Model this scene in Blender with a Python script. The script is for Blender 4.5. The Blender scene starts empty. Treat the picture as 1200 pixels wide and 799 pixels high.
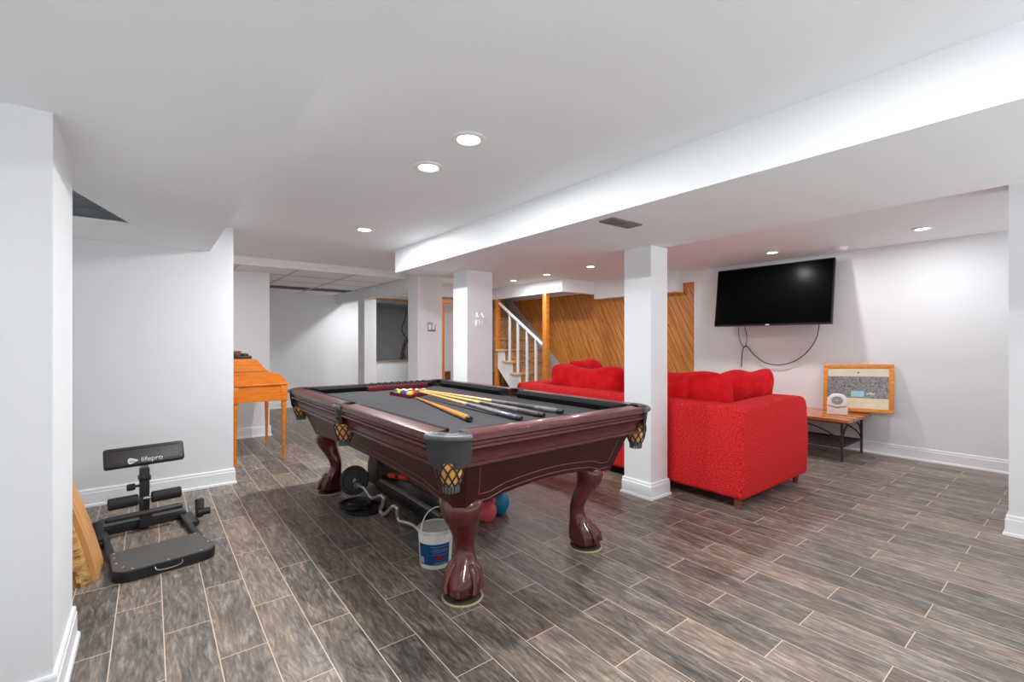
import bpy, bmesh, math, random
from mathutils import Vector, Matrix
R = math.radians
PI = math.pi
random.seed(7)
S = bpy.context.scene
C = S.collection

# ------------------------------------------------------------------ camera, world, exposure
cam_data = bpy.data.cameras.new('camera')
cam_data.sensor_width = 36.0
cam_data.lens = 36.0 * 542.0 / 1200.0
cam_data.clip_start = 0.05
cam = bpy.data.objects.new('camera', cam_data)
C.objects.link(cam)
cam.location = (0, 0, 1.146)
cam.rotation_euler = (R(90), 0, R(-38.04))
S.camera = cam
S.view_settings.view_transform = 'Standard'
S.view_settings.look = 'None'
S.view_settings.exposure = 0.0
S.view_settings.gamma = 1.0
S.view_settings.use_curve_mapping = False
S.cycles.max_bounces = 14
S.cycles.diffuse_bounces = 10
W = bpy.data.worlds.new('world')
S.world = W
W.use_nodes = True
_bg = W.node_tree.nodes['Background']
# world fill entering the open side; lower half made brighter to lift the ceilings
_tc = W.node_tree.nodes.new('ShaderNodeTexCoord')
_sp = W.node_tree.nodes.new('ShaderNodeSeparateXYZ')
_rp = W.node_tree.nodes.new('ShaderNodeValToRGB')
_mp = W.node_tree.nodes.new('ShaderNodeMapRange')
_mp.inputs[1].default_value, _mp.inputs[2].default_value = -1, 1
W.node_tree.links.new(_tc.outputs['Generated'], _sp.inputs[0])
W.node_tree.links.new(_sp.outputs[2], _mp.inputs[0])
W.node_tree.links.new(_mp.outputs[0], _rp.inputs[0])
W_LOW, W_HIGH = 2.35, 0.55
_rp.color_ramp.elements[0].position = 0.44
_rp.color_ramp.elements[0].color = (0.96 * W_LOW, 0.985 * W_LOW, 1.0 * W_LOW, 1)
_rp.color_ramp.elements[1].position = 0.56
_rp.color_ramp.elements[1].color = (0.96 * W_HIGH, 0.985 * W_HIGH, 1.0 * W_HIGH, 1)
W.node_tree.links.new(_rp.outputs[0], _bg.inputs[0])
_bg.inputs[1].default_value = 1.0
P_MAIN, P_RIGHT, P_FAR, P_FILL = 16.5, 9.5, 17.0, 16.0     # downlight powers, watts; the last drives added fill lamps


# ------------------------------------------------------------------ materials
def srgb(r, g, b):
    f = lambda c: (c / 255 / 12.92) if c / 255 <= 0.04045 else ((c / 255 + 0.055) / 1.055) ** 2.4
    return (f(r), f(g), f(b), 1)


def mat(name, col, rough=0.5, metal=0.0, var=0.0, scale=20.0, stretch=(1, 1, 1), bump=0.0, bscale=None,
        emit=0.0, coat=0.0, spec=0.5, col2=None, sheen=0.0, detail=4.0):
    m = bpy.data.materials.new(name)
    m.use_nodes = True
    nt = m.node_tree
    b = nt.nodes['Principled BSDF']
    b.inputs['Base Color'].default_value = col
    b.inputs['Roughness'].default_value = rough
    b.inputs['Metallic'].default_value = metal
    b.inputs['Specular IOR Level'].default_value = spec
    b.inputs['Coat Weight'].default_value = coat
    b.inputs['Sheen Weight'].default_value = sheen
    if emit:
        b.inputs['Emission Color'].default_value = col
        b.inputs['Emission Strength'].default_value = emit
    tc = nt.nodes.new('ShaderNodeTexCoord')
    mp = nt.nodes.new('ShaderNodeMapping')
    mp.inputs['Scale'].default_value = stretch
    mp.inputs['Location'].default_value = (.137, .291, .173)
    nt.links.new(tc.outputs['Object'], mp.inputs[0])
    if var or col2:
        n = nt.nodes.new('ShaderNodeTexNoise')
        n.inputs['Scale'].default_value = scale
        n.inputs['Detail'].default_value = detail
        nt.links.new(mp.outputs[0], n.inputs['Vector'])
        rp = nt.nodes.new('ShaderNodeValToRGB')
        c2 = col2 or tuple(min(1, c * (1 + var)) for c in col[:3]) + (1,)
        c1 = col if col2 else tuple(c * (1 - var) for c in col[:3]) + (1,)
        rp.color_ramp.elements[0].color = c1
        rp.color_ramp.elements[1].color = c2
        rp.color_ramp.elements[0].position = 0.3
        rp.color_ramp.elements[1].position = 0.7
        nt.links.new(n.outputs[0], rp.inputs[0])
        nt.links.new(rp.outputs[0], b.inputs['Base Color'])
    if bump:
        n2 = nt.nodes.new('ShaderNodeTexNoise')
        n2.inputs['Scale'].default_value = bscale or scale
        n2.inputs['Detail'].default_value = 3
        nt.links.new(mp.outputs[0], n2.inputs['Vector'])
        bp = nt.nodes.new('ShaderNodeBump')
        bp.inputs['Strength'].default_value = bump
        bp.inputs['Distance'].default_value = 0.01
        nt.links.new(n2.outputs[0], bp.inputs['Height'])
        nt.links.new(bp.outputs[0], b.inputs['Normal'])
    return m


def floor_material():
    m = bpy.data.materials.new('wood_look_tile')
    m.use_nodes = True
    nt = m.node_tree
    N = nt.nodes.new
    L = nt.links.new
    b = nt.nodes['Principled BSDF']
    tc = N('ShaderNodeTexCoord')
    sep = N('ShaderNodeSeparateXYZ')
    L(tc.outputs['Object'], sep.inputs[0])

    def math_(op, a, v):
        n = N('ShaderNodeMath')
        n.operation = op
        for i, q in enumerate((a, v)):
            if isinstance(q, (int, float)):
                n.inputs[i].default_value = q
            else:
                L(q, n.inputs[i])
        return n.outputs[0]
    u = math_('ADD', sep.outputs['Y'], -1.9587 + 6.01)
    v = math_('ADD', sep.outputs['X'], -0.0419 + 0.1556 * 20)
    cb = N('ShaderNodeCombineXYZ')
    L(u, cb.inputs[0])
    L(v, cb.inputs[1])
    br = N('ShaderNodeTexBrick')
    br.offset = 0.5
    br.offset_frequency = 2
    br.inputs['Scale'].default_value = 1.0
    br.inputs['Brick Width'].default_value = 0.601
    br.inputs['Row Height'].default_value = 0.1556
    br.inputs['Mortar Size'].default_value = 0.0019
    br.inputs['Mortar Smooth'].default_value = 0.15
    br.inputs['Color1'].default_value = (0, 0, 0, 1)
    br.inputs['Color2'].default_value = (1, 1, 1, 1)
    br.inputs['Mortar'].default_value = (0.5, 0.5, 0.5, 1)
    L(cb.outputs[0], br.inputs['Vector'])
    # grain: stretched noise shifted by each tile's own tint
    sh = N('ShaderNodeCombineXYZ')
    L(math_('MULTIPLY', br.outputs['Color'], 37.0), sh.inputs[2])
    L(math_('MULTIPLY', sep.outputs['X'], 1.0), sh.inputs[0])
    L(math_('MULTIPLY', sep.outputs['Y'], 0.16), sh.inputs[1])
    n1 = N('ShaderNodeTexNoise')
    n1.inputs['Scale'].default_value = 60
    n1.inputs['Detail'].default_value = 7
    n1.inputs['Roughness'].default_value = 0.68
    n1.inputs['Distortion'].default_value = 0.5
    L(sh.outputs[0], n1.inputs['Vector'])
    n2 = N('ShaderNodeTexNoise')
    n2.inputs['Scale'].default_value = 7
    n2.inputs['Detail'].default_value = 3
    n2.inputs['Distortion'].default_value = 0.8
    L(sh.outputs[0], n2.inputs['Vector'])
    r1 = N('ShaderNodeValToRGB')
    e = r1.color_ramp.elements
    e[0].position = 0.32
    e[0].color = srgb(52, 48, 46)
    e[1].position = 0.72
    e[1].color = srgb(186, 177, 166)
    k = e.new(0.5)
    k.color = srgb(112, 103, 95)
    L(n1.outputs[0], r1.inputs[0])
    r2 = N('ShaderNodeValToRGB')
    e = r2.color_ramp.elements
    e[0].position = 0.36
    e[0].color = srgb(86, 85, 84)
    e[1].position = 0.66
    e[1].color = srgb(156, 134, 116)
    L(n2.outputs[0], r2.inputs[0])
    mx = N('ShaderNodeMix')
    mx.data_type = 'RGBA'
    mx.inputs[0].default_value = 0.42
    L(r1.outputs[0], mx.inputs[6])
    L(r2.outputs[0], mx.inputs[7])
    # contour-like growth rings
    n3 = N('ShaderNodeTexNoise')
    n3.inputs['Scale'].default_value = 9
    n3.inputs['Detail'].default_value = 2
    n3.inputs['Distortion'].default_value = 0.6
    L(sh.outputs[0], n3.inputs['Vector'])
    rg = N('ShaderNodeValToRGB')
    rg.color_ramp.elements[0].position = 0.0
    rg.color_ramp.elements[0].color = (0.62, 0.61, 0.60, 1)
    rg.color_ramp.elements[1].position = 0.55
    rg.color_ramp.elements[1].color = (1.06, 1.05, 1.03, 1)
    L(math_('PINGPONG', math_('MULTIPLY', n3.outputs[0], 26.0), 1.0), rg.inputs[0])
    mr = N('ShaderNodeMix')
    mr.data_type = 'RGBA'
    mr.blend_type = 'MULTIPLY'
    mr.inputs[0].default_value = 0.75
    L(mx.outputs[2], mr.inputs[6])
    L(rg.outputs[0], mr.inputs[7])
    # tile-to-tile brightness
    hs = N('ShaderNodeHueSaturation')
    L(math_('ADD', math_('MULTIPLY', br.outputs['Color'], 0.45), 0.82), hs.inputs['Value'])
    L(mr.outputs[2], hs.inputs['Color'])
    mg = N('ShaderNodeMix')
    mg.data_type = 'RGBA'
    L(br.outputs['Fac'], mg.inputs[0])
    L(hs.outputs[0], mg.inputs[6])
    mg.inputs[7].default_value = srgb(214, 190, 166)
    L(mg.outputs[2], b.inputs['Base Color'])
    b.inputs['Roughness'].default_value = 0.42
    b.inputs['Specular IOR Level'].default_value = 0.4
    bp = N('ShaderNodeBump')
    bp.inputs['Strength'].default_value = 0.25
    bp.inputs['Distance'].default_value = 0.002
    hh = math_('SUBTRACT', n1.outputs[0], math_('MULTIPLY', br.outputs['Fac'], 1.5))
    L(hh, bp.inputs['Height'])
    L(bp.outputs[0], b.inputs['Normal'])
    return m


def panel_material():
    """knotty pine boards laid on the diagonal"""
    m = bpy.data.materials.new('diagonal_pine_boards')
    m.use_nodes = True
    nt = m.node_tree
    N = nt.nodes.new
    L = nt.links.new
    b = nt.nodes['Principled BSDF']
    tc = N('ShaderNodeTexCoord')
    mp = N('ShaderNodeMapping')
    mp.inputs['Rotation'].default_value = (R(27), 0, 0)
    L(tc.outputs['Object'], mp.inputs[0])
    wv = N('ShaderNodeTexWave')
    wv.wave_type = 'BANDS'
    wv.bands_direction = 'Y'
    wv.wave_profile = 'SAW'
    wv.inputs['Scale'].default_value = 3.6
    L(mp.outputs[0], wv.inputs['Vector'])
    gr = N('ShaderNodeValToRGB')
    gr.color_ramp.elements[0].position = 0.0
    gr.color_ramp.elements[0].color = (0.30, 0.26, 0.24, 1)
    gr.color_ramp.elements[1].position = 0.14
    gr.color_ramp.elements[1].color = (1, 1, 1, 1)
    L(wv.outputs['Fac'], gr.inputs[0])
    mp2 = N('ShaderNodeMapping')
    mp2.inputs['Scale'].default_value = (1, 14, 1.2)
    L(mp.outputs[0], mp2.inputs[0])
    n = N('ShaderNodeTexNoise')
    n.inputs['Scale'].default_value = 3
    n.inputs['Detail'].default_value = 5
    L(mp2.outputs[0], n.inputs['Vector'])
    r = N('ShaderNodeValToRGB')
    r.color_ramp.elements[0].position = 0.3
    r.color_ramp.elements[0].color = srgb(176, 104, 40)
    r.color_ramp.elements[1].position = 0.7
    r.color_ramp.elements[1].color = srgb(222, 152, 72)
    L(n.outputs[0], r.inputs[0])
    vo = N('ShaderNodeTexVoronoi')
    vo.inputs['Scale'].default_value = 5.5
    L(mp.outputs[0], vo.inputs['Vector'])
    kn = N('ShaderNodeValToRGB')
    kn.color_ramp.elements[0].position = 0.05
    kn.color_ramp.elements[0].color = (0.22, 0.12, 0.08, 1)
    kn.color_ramp.elements[1].position = 0.11
    kn.color_ramp.elements[1].color = (1, 1, 1, 1)
    L(vo.outputs['Distance'], kn.inputs[0])

    def mul(a, c):
        q = N('ShaderNodeMix')
        q.data_type = 'RGBA'
        q.blend_type = 'MULTIPLY'
        q.inputs[0].default_value = 1
        L(a, q.inputs[6])
        L(c, q.inputs[7])
        return q.outputs[2]
    L(mul(mul(r.outputs[0], gr.outputs[0]), kn.outputs[0]), b.inputs['Base Color'])
    b.inputs['Roughness'].default_value = 0.42
    return m


def crowd_material():
    m = bpy.data.materials.new('crowd_print')
    m.use_nodes = True
    nt = m.node_tree
    b = nt.nodes['Principled BSDF']
    tc = nt.nodes.new('ShaderNodeTexCoord')
    vo = nt.nodes.new('ShaderNodeTexVoronoi')
    vo.inputs['Scale'].default_value = 95
    nt.links.new(tc.outputs['Object'], vo.inputs['Vector'])
    hs = nt.nodes.new('ShaderNodeHueSaturation')
    hs.inputs['Saturation'].default_value = 0.4
    hs.inputs['Value'].default_value = 0.33
    nt.links.new(vo.outputs['Color'], hs.inputs['Color'])
    nt.links.new(hs.outputs[0], b.inputs['Base Color'])
    b.inputs['Roughness'].default_value = 0.3
    return m


MT = dict(
    wall=mat('grey_wall_paint', srgb(229, 231, 234), 0.6, var=0.012, scale=3, bump=0.04, bscale=160),
    ceil=mat('white_ceiling_paint', srgb(240, 244, 247), 0.75, var=0.01, scale=3, bump=0.04, bscale=120),
    trim=mat('white_trim_paint', srgb(240, 242, 245), 0.35, var=0.01, scale=5),
    floor=floor_material(), pine=panel_material(), crowd=crowd_material(),
    oak=mat('orange_oak', srgb(196, 116, 30), 0.4, scale=6, stretch=(1, 3, 12), col2=srgb(232, 146, 52), coat=0.2),
    oakx=mat('orange_pine_desk', srgb(206, 106, 16), 0.38, scale=5, stretch=(1.5, 1.5, 14), col2=srgb(236, 134, 30), coat=0.25),
    stairwood=mat('stair_wood', srgb(172, 132, 92), 0.5, scale=9, stretch=(2, 10, 6), col2=srgb(216, 184, 142)),
    nosing=mat('stair_nosing', srgb(205, 165, 120), 0.45, scale=14, col2=srgb(228, 196, 158)),
    mahog=mat('mahogany', srgb(46, 14, 14), 0.4, scale=7, stretch=(4, 1, 8), col2=srgb(66, 23, 22), coat=0.12, spec=.35),
    mahogr=mat('mahogany_rail', srgb(70, 27, 27), 0.36, scale=9, stretch=(2, 2, 10), col2=srgb(94, 41, 39), coat=0.2, spec=.4),
    mahogl=mat('mahogany_leg', srgb(72, 22, 20), 0.2, scale=9, col2=srgb(102, 38, 33), coat=0.6),
    bead_highlight=mat('molding_highlight', srgb(128, 78, 70), 0.35),  # lighter colour paints the highlight the beads catch
    cloth=mat('dark_table_cloth', srgb(66, 64, 67), 0.95, var=0.16, scale=60, bump=0.1, bscale=300, spec=0.2),
    cushion=mat('black_cushion_cloth', srgb(26, 26, 29), 0.85, var=0.15, scale=60, spec=0.2),
    leather=mat('grey_leather', srgb(84, 85, 88), 0.42, var=0.14, scale=14, bump=0.2, bscale=45),
    netin=mat('tan_pocket_basket', srgb(206, 134, 58), 0.5, scale=26, col2=srgb(238, 186, 112)),
    strap=mat('black_strap', srgb(34, 32, 33), 0.5, var=0.2, scale=30),
    red=mat('red_woven_fabric', srgb(172, 16, 22), 0.95, scale=110, col2=srgb(238, 58, 60), bump=0.45, bscale=170, spec=0.15, sheen=0.0),
    redc=mat('red_cushion_fabric', srgb(196, 20, 28), 0.95, scale=12, col2=srgb(218, 34, 40), bump=0.25, bscale=26, spec=0.15, sheen=0.0),
    legwood=mat('brown_wood_leg', srgb(112, 62, 30), 0.4, scale=8, stretch=(6, 6, 1), col2=srgb(146, 84, 42)),
    black=mat('black_plastic', srgb(26, 26, 27), 0.45, var=0.12, scale=30),
    blackm=mat('black_powder_coat', srgb(38, 37, 37), 0.42, var=0.12, scale=60),
    foam=mat('black_foam', srgb(44, 42, 41), 0.8, var=0.15, scale=70, bump=0.2, bscale=200),
    vinyl=mat('dark_brown_vinyl', srgb(50, 46, 44), 0.42, var=0.12, scale=40, bump=0.06, bscale=200),
    mat_=mat('ribbed_rubber_mat', srgb(84, 80, 77), 0.7, var=0.14, scale=30, stretch=(1, 4, 1), bump=0.3, bscale=120),
    iron=mat('dark_iron', srgb(56, 48, 44), 0.45, metal=0.55, var=0.2, scale=40),
    plate=mat('iron_weight_plate', srgb(48, 46, 44), 0.5, metal=0.4, var=0.25, scale=25),
    chrome=mat('worn_chrome', srgb(205, 198, 190), 0.3, metal=0.75, var=0.12, scale=25),
    steel=mat('brushed_steel', srgb(170, 170, 172), 0.35, metal=0.8, var=0.08, scale=30),
    greyrail=mat('grey_side_rail', srgb(128, 118, 114), 0.45, var=0.12, scale=25),
    white=mat('white_plastic', srgb(236, 236, 234), 0.4, var=0.02, scale=20),
    lidw=mat('smeared_white_lid', srgb(190, 186, 180), 0.5, scale=16, stretch=(1, 4, 1), col2=srgb(238, 236, 232)),
    blue=mat('blue_label', srgb(20, 92, 168), 0.4, scale=26, stretch=(1, 1, 6), col2=srgb(36, 116, 188)),
    redl=mat('red_label_mark', srgb(206, 44, 70), 0.5, var=0.05),
    teal=mat('teal_vinyl', srgb(18, 128, 172), 0.45, var=0.12, scale=30),
    pink=mat('coral_pink_vinyl', srgb(232, 92, 102), 0.45, var=0.08, scale=30),
    orange=mat('red_orange_foam', srgb(226, 62, 38), 0.6, var=0.1, scale=60),
    screen=mat('black_screen', srgb(5, 5, 6), 0.3, var=0.2, scale=2, spec=0.03),
    bezel=mat('dark_bezel', srgb(22, 12, 14), 0.3, var=0.1, scale=20),
    silver=mat('silver_mark', srgb(214, 214, 216), 0.4, var=0.03),
    vent=mat('grey_vent_metal', srgb(120, 118, 116), 0.5, var=0.08, scale=30),
    ventd=mat('vent_dark', srgb(60, 58, 56), 0.6, var=0.1, scale=30),
    lens=mat('lamp_lens', (1.0, 0.98, 0.95, 1), 0.5, emit=14.0),
    felt=mat('dark_felt_pad', srgb(70, 62, 56), 0.9, var=0.2, scale=60),
    rope=mat('beige_rope', srgb(190, 168, 132), 0.8, var=0.18, scale=120),
    slab=mat('planed_slab_face', srgb(196, 134, 78), 0.55, scale=5, stretch=(1, 8, 1), col2=srgb(220, 166, 108)),
    bark=mat('rough_bark', srgb(150, 100, 42), 0.85, scale=17, stretch=(1, 1, 2.2), col2=srgb(214, 174, 108), bump=0.9, bscale=32),
    slabw=mat('coffee_table_top', srgb(164, 84, 32), 0.25, scale=6, stretch=(12, 1, 1), col2=srgb(206, 122, 58), coat=0.5),
    beige=mat('print_beige', srgb(214, 204, 186), 0.35, var=0.04, scale=9),
    court=mat('print_court', srgb(222, 208, 180), 0.35, var=0.05, scale=14),
    cyan=mat('print_cyan', srgb(150, 205, 215), 0.35, var=0.06, scale=20),
    brownbox=mat('brown_box', srgb(124, 76, 40), 0.7, var=0.15, scale=14),
    darkbrown=mat('dark_stained_wood', srgb(92, 52, 26), 0.5, var=0.2, scale=12),
    bundle=mat('brown_scrap', srgb(74, 52, 38), 0.8, var=0.4, scale=30, bump=0.6, bscale=60),
    cable=mat('black_cable', srgb(34, 33, 34), 0.5, var=0.1, scale=40),
    grey=mat('grey_plastic', srgb(150, 150, 152), 0.45, var=0.05, scale=30),
    gridm=mat('ceiling_grid_metal', srgb(186, 186, 184), 0.5, var=0.03, scale=20),
    tile=mat('ceiling_tile', srgb(240, 240, 239), 0.85, var=0.03, scale=60, bump=0.15, bscale=200),
    crawl=mat('grey_block_wall', srgb(172, 174, 176), 0.8, var=0.06, scale=9),
    ledge=mat('raw_wood_ledge', srgb(132, 104, 80), 0.75, scale=9, stretch=(1, 6, 6), col2=srgb(168, 140, 112)),
    bagb=mat('blue_patterned_bag', srgb(30, 74, 140), 0.6, scale=30, col2=srgb(190, 206, 224)),
)
BALLC = [srgb(*c) for c in ((232, 186, 30), (30, 60, 150), (206, 34, 36), (84, 42, 120), (232, 116, 36), (26, 110, 66), (120, 28, 32), (20, 20, 22))]


# ------------------------------------------------------------------ mesh helpers
class B:
    def __init__(s):
        s.bm = bmesh.new()

    def _bev(s, verts, bev, seg):
        if bev > 0:
            es = list({e for v in verts for e in v.link_edges})
            bmesh.ops.bevel(s.bm, geom=es, offset=bev, segments=seg, affect='EDGES', profile=0.5)

    def box(s, x0, y0, z0, x1, y1, z1, bev=0.0, seg=2, M=None):
        r = bmesh.ops.create_cube(s.bm, size=1.0)
        T = Matrix.Translation(((x0 + x1) / 2, (y0 + y1) / 2, (z0 + z1) / 2)) @ Matrix.Diagonal((abs(x1 - x0), abs(y1 - y0), abs(z1 - z0), 1))
        if M is not None:
            T = M @ T
        bmesh.ops.transform(s.bm, matrix=T, verts=r['verts'])
        s._bev(r['verts'], bev, seg)
        return s

    def ring_loft(s, rings, cap=True, closed=False):
        vs = [[s.bm.verts.new(p) for p in r] for r in rings]
        n = len(vs[0])
        m = len(vs)
        for i in range(m if closed else m - 1):
            a, b = vs[i], vs[(i + 1) % m]
            for j in range(n):
                k = (j + 1) % n
                try:
                    s.bm.faces.new((a[j], a[k], b[k], b[j]))
                except ValueError:
                    pass
        if cap and not closed:
            s.bm.faces.new(list(reversed(vs[0])))
            s.bm.faces.new(vs[-1])
        return s

    def tube(s, pts, r, n=10, closed=False, cap=True):
        pts = [Vector(p) for p in pts]
        m = len(pts)
        rad = r if isinstance(r, (list, tuple)) else [r] * m
        rings = []
        up = None
        for i, p in enumerate(pts):
            if closed:
                t = pts[(i + 1) % m] - pts[i - 1]
            else:
                t = pts[min(i + 1, m - 1)] - pts[max(i - 1, 0)]
            t.normalize()
            if up is None:
                up = t.orthogonal().normalized()
            up = (up - t * up.dot(t))
            up = up.normalized() if up.length > 1e-6 else t.orthogonal().normalized()
            w = t.cross(up)
            rings.append([p + (up * math.cos(a) + w * math.sin(a)) * rad[i] for a in [2 * PI * j / n for j in range(n)]])
        return s.ring_loft(rings, cap, closed)

    def cyl(s, p0, p1, r0, r1=None, n=20):
        return s.tube([p0, p1], [r0, r0 if r1 is None else r1], n)

    def lathe(s, prof, c=(0, 0, 0), n=28, axis='z', M=None):
        rings = []
        for r, z in prof:
            ring = []
            for j in range(n):
                a = 2 * PI * j / n
                p = Vector((max(r, 1e-4) * math.cos(a), max(r, 1e-4) * math.sin(a), z))
                if axis == 'y':
                    p = Vector((p.x, p.z, -p.y))
                if axis == 'x':
                    p = Vector((p.z, p.x, p.y))
                if M is not None:
                    p = M @ p
                ring.append(p + Vector(c))
            rings.append(ring)
        if prof[0][0] > 1e-3 and prof[-1][0] > 1e-3:      # a ring: joins up with itself
            return s.ring_loft(rings, False, True)
        return s.ring_loft(rings)

    def prism(s, poly, vec, bev=0.0, seg=2):
        a = [s.bm.verts.new(p) for p in poly]
        v = Vector(vec)
        b = [s.bm.verts.new(Vector(p) + v) for p in poly]
        s.bm.faces.new(list(reversed(a)))
        s.bm.faces.new(b)
        n = len(a)
        for i in range(n):
            j = (i + 1) % n
            s.bm.faces.new((a[i], a[j], b[j], b[i]))
        s._bev(a + b, bev, seg)
        return s

    def sheet(s, grid, thick):
        """a grid of points thickened downwards along the normal"""
        H, Wd = len(grid), len(grid[0])
        vs = [[s.bm.verts.new(p) for p in row] for row in grid]
        fs = []
        for i in range(H - 1):
            for j in range(Wd - 1):
                fs.append(s.bm.faces.new((vs[i][j], vs[i][j + 1], vs[i + 1][j + 1], vs[i + 1][j])))
        bmesh.ops.solidify(s.bm, geom=fs, thickness=thick)
        return s

    def ball(s, c, r, sc=(1, 1, 1), u=20, v=12):
        q = bmesh.ops.create_uvsphere(s.bm, u_segments=u, v_segments=v, radius=r)
        bmesh.ops.transform(s.bm, matrix=Matrix.Translation(c) @ Matrix.Diagonal((*sc, 1)), verts=q['verts'])
        return s

    def build(s, name, m, parent=None, smooth=35, loc=None):
        bmesh.ops.recalc_face_normals(s.bm, faces=s.bm.faces)
        me = bpy.data.meshes.new(name)
        s.bm.to_mesh(me)
        s.bm.free()
        if smooth:
            for p in me.polygons:
                p.use_smooth = True
            me.set_sharp_from_angle(angle=R(smooth))
        me.materials.append(MT[m] if isinstance(m, str) else m)
        o = bpy.data.objects.new(name, me)
        C.objects.link(o)
        if parent is not None:
            o.parent = parent
        if loc is not None:
            o.location = loc
        return o


def thing(name, label, cat, loc=(0, 0, 0), rz=0.0, group=None):
    o = bpy.data.objects.new(name, None)
    o.empty_display_size = 0.1
    C.objects.link(o)
    o.location = loc
    o.rotation_euler = (0, 0, rz)
    return tag(o, label, cat, group)


def tag(o, label, cat, group=None):
    o['label'] = label
    o['category'] = cat
    if group:
        o['group'] = group
    return o


def struct(o):
    o['kind'] = 'structure'
    return o


def copy_tree(o, parent=None):
    c = o.copy()
    C.objects.link(c)
    c.parent = parent
    for ch in list(o.children):
        copy_tree(ch, c)
    return c


def sbox(name, m, *a, bev=0.0):
    return struct(B().box(*a, bev=bev).build(name, m, smooth=0 if not bev else 35))


# ------------------------------------------------------------------ room shell
ZC, ZS, ZB, ZT, ZR = 2.06, 1.85, 1.838, 1.97, 2.10
sbox('floor', 'floor', -3.2, -1.2, -0.1, 8.0, 11.0, 0)
sbox('ceiling', 'ceil', -3.2, -1.2, ZC, 3.0, 5.70, 2.3)
# lowered ceiling along the left, with the slanting notch beside the pillar
poly = [(-3.2, -1.2, ZS), (.37, -1.2, ZS), (.37, 4.33, ZS), (-3.2, 4.33, ZS), (-3.2, 3.641, ZS), (-.9, 3.641, ZS), (-.9, 3.64, ZS), (-.082, 3.64, ZS), (-.283, 2.966, ZS), (-.431, 2.47, ZS), (-.9, 2.47, ZS), (-.9, 2.469, ZS), (-3.2, 2.469, ZS)]
so = B().prism(poly, (0, 0, .014))  # thin slab; the hollow above it is shaped to leave the notch dark
so.box(-3.2, 2.4695, ZS + .014, -.9, 4.33, ZC)
so.box(.35, -1.2, ZS + .014, .37, 4.33, ZC)
so.box(-3.2, -1.2, ZS + .014, .35, 2.46, ZC)
struct(so.build('ceiling_soffit', 'ceil', smooth=0))
struct(B().box(1.96, -1.2, ZB, 3.0, 4.43, 2.3).build('beam', 'ceil', smooth=0))
rc = B()
rc.box(3.0, -1.2, ZR, 4.93, 7.0, 2.3)
rc.box(4.93, -1.2, ZR, 6.0, 5.07, 2.3)
struct(rc.build('ceiling_right', 'ceil', smooth=0))
sbox('wall_light_block', 'wall', -.75, -1.2, 0, -.6, 2.0, ZS)  # unseen wall added to cut the light reaching the pillar front
sbox('wall_left', 'wall', -3.2, 4.33, 0, .53, 4.48, ZC)
sbox('pillar_left', 'wall', -3.2, 2.0, 0, -.237, 2.46, ZS)
al = B()
al.box(-1.0, 6.25, 0, 1.145, 8.63, ZC)
al.box(-2.2, 4.48, 0, -2.0, 6.25, ZC)
al.box(-2.2, 6.25, 0, -1.0, 6.4, ZC)
struct(al.build('wall_alcove', 'wall', smooth=0))
fw = B()
fw.box(1.0, 8.63, 0, 3.30, 8.78, ZC)
fw.box(3.30, 8.63, 0, 5.4, 8.78, .745)
fw.box(3.30, 8.63, 1.99, 5.4, 8.78, 2.3)
struct(fw.build('wall_far', 'wall', smooth=0))
cw = B()
cw.box(3.2, 10.0, 0, 5.6, 10.1, 2.3)
cw.box(3.2, 8.78, 0, 3.30, 10.0, 2.3)
cw.box(5.3, 8.78, 0, 5.4, 10.0, 2.3)
cw.box(3.2, 8.78, 1.90, 5.6, 10.0, 1.99)
cw.box(3.3, 8.78, .60, 5.3, 10.0, .74)
struct(cw.build('wall_crawlspace', 'crawl', smooth=0))
struct(B().box(3.30, 8.60, .745, 5.3, 8.80, .772).build('trim_1', 'ledge', smooth=0))
struct(B().box(3.30, 8.60, 1.935, 5.3, 8.66, 1.962).build('trim_2', 'oak', smooth=0))
# tiled drop ceiling of the back room, cut where the two troffers sit
TR1, TR2 = (1.35, 7.55, 1.98, 7.95), (2.02, 7.55, 2.62, 7.95)
tb = B()
tb.box(.50, 5.70, ZT, 3.45, 6.95, 2.3)
tb.box(.50, 6.951, ZT, 3.46, 7.0, 2.3)
tb.box(.50, 7.0, ZT, 5.4, 7.55, 2.3)
tb.box(-2.2, 5.70, ZT, .50, 6.25, 2.3)
tb.box(.50, 7.95, ZT, 5.4, 8.63, 2.3)
tb.box(.50, 7.55, ZT, 1.35, 7.95, 2.3)
tb.box(1.98, 7.55, ZT, 2.02, 7.95, 2.3)
tb.box(2.62, 7.55, ZT, 5.4, 7.95, 2.3)
struct(tb.build('ceiling_drop', 'tile', smooth=0))
gb = B()
for x in (.75, 1.35, 2.0, 2.62, 3.2, 3.8):
    gb.box(x - .012, 5.72 if x < 3.4 else 7.06, ZT - .006, x + .012, 8.63, ZT)
for y in (6.3, 6.92, 7.53, 7.97):
    gb.box(.5, y - .012, ZT - .005, 3.44 if y < 7 else 5.3, y + .012, ZT)
struct(gb.build('ceiling_grid', 'gridm', smooth=0))
# partition into the far room
pb = B()
pb.box(2.68, 5.65, 1.812, 2.80, 8.63, ZT)
pb.box(2.68, 5.37, 0, 3.03, 5.65, ZC)
pb.box(2.68, 7.23, 0, 2.875, 7.51, 1.812)
struct(pb.build('partition', 'wall', smooth=0))
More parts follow.
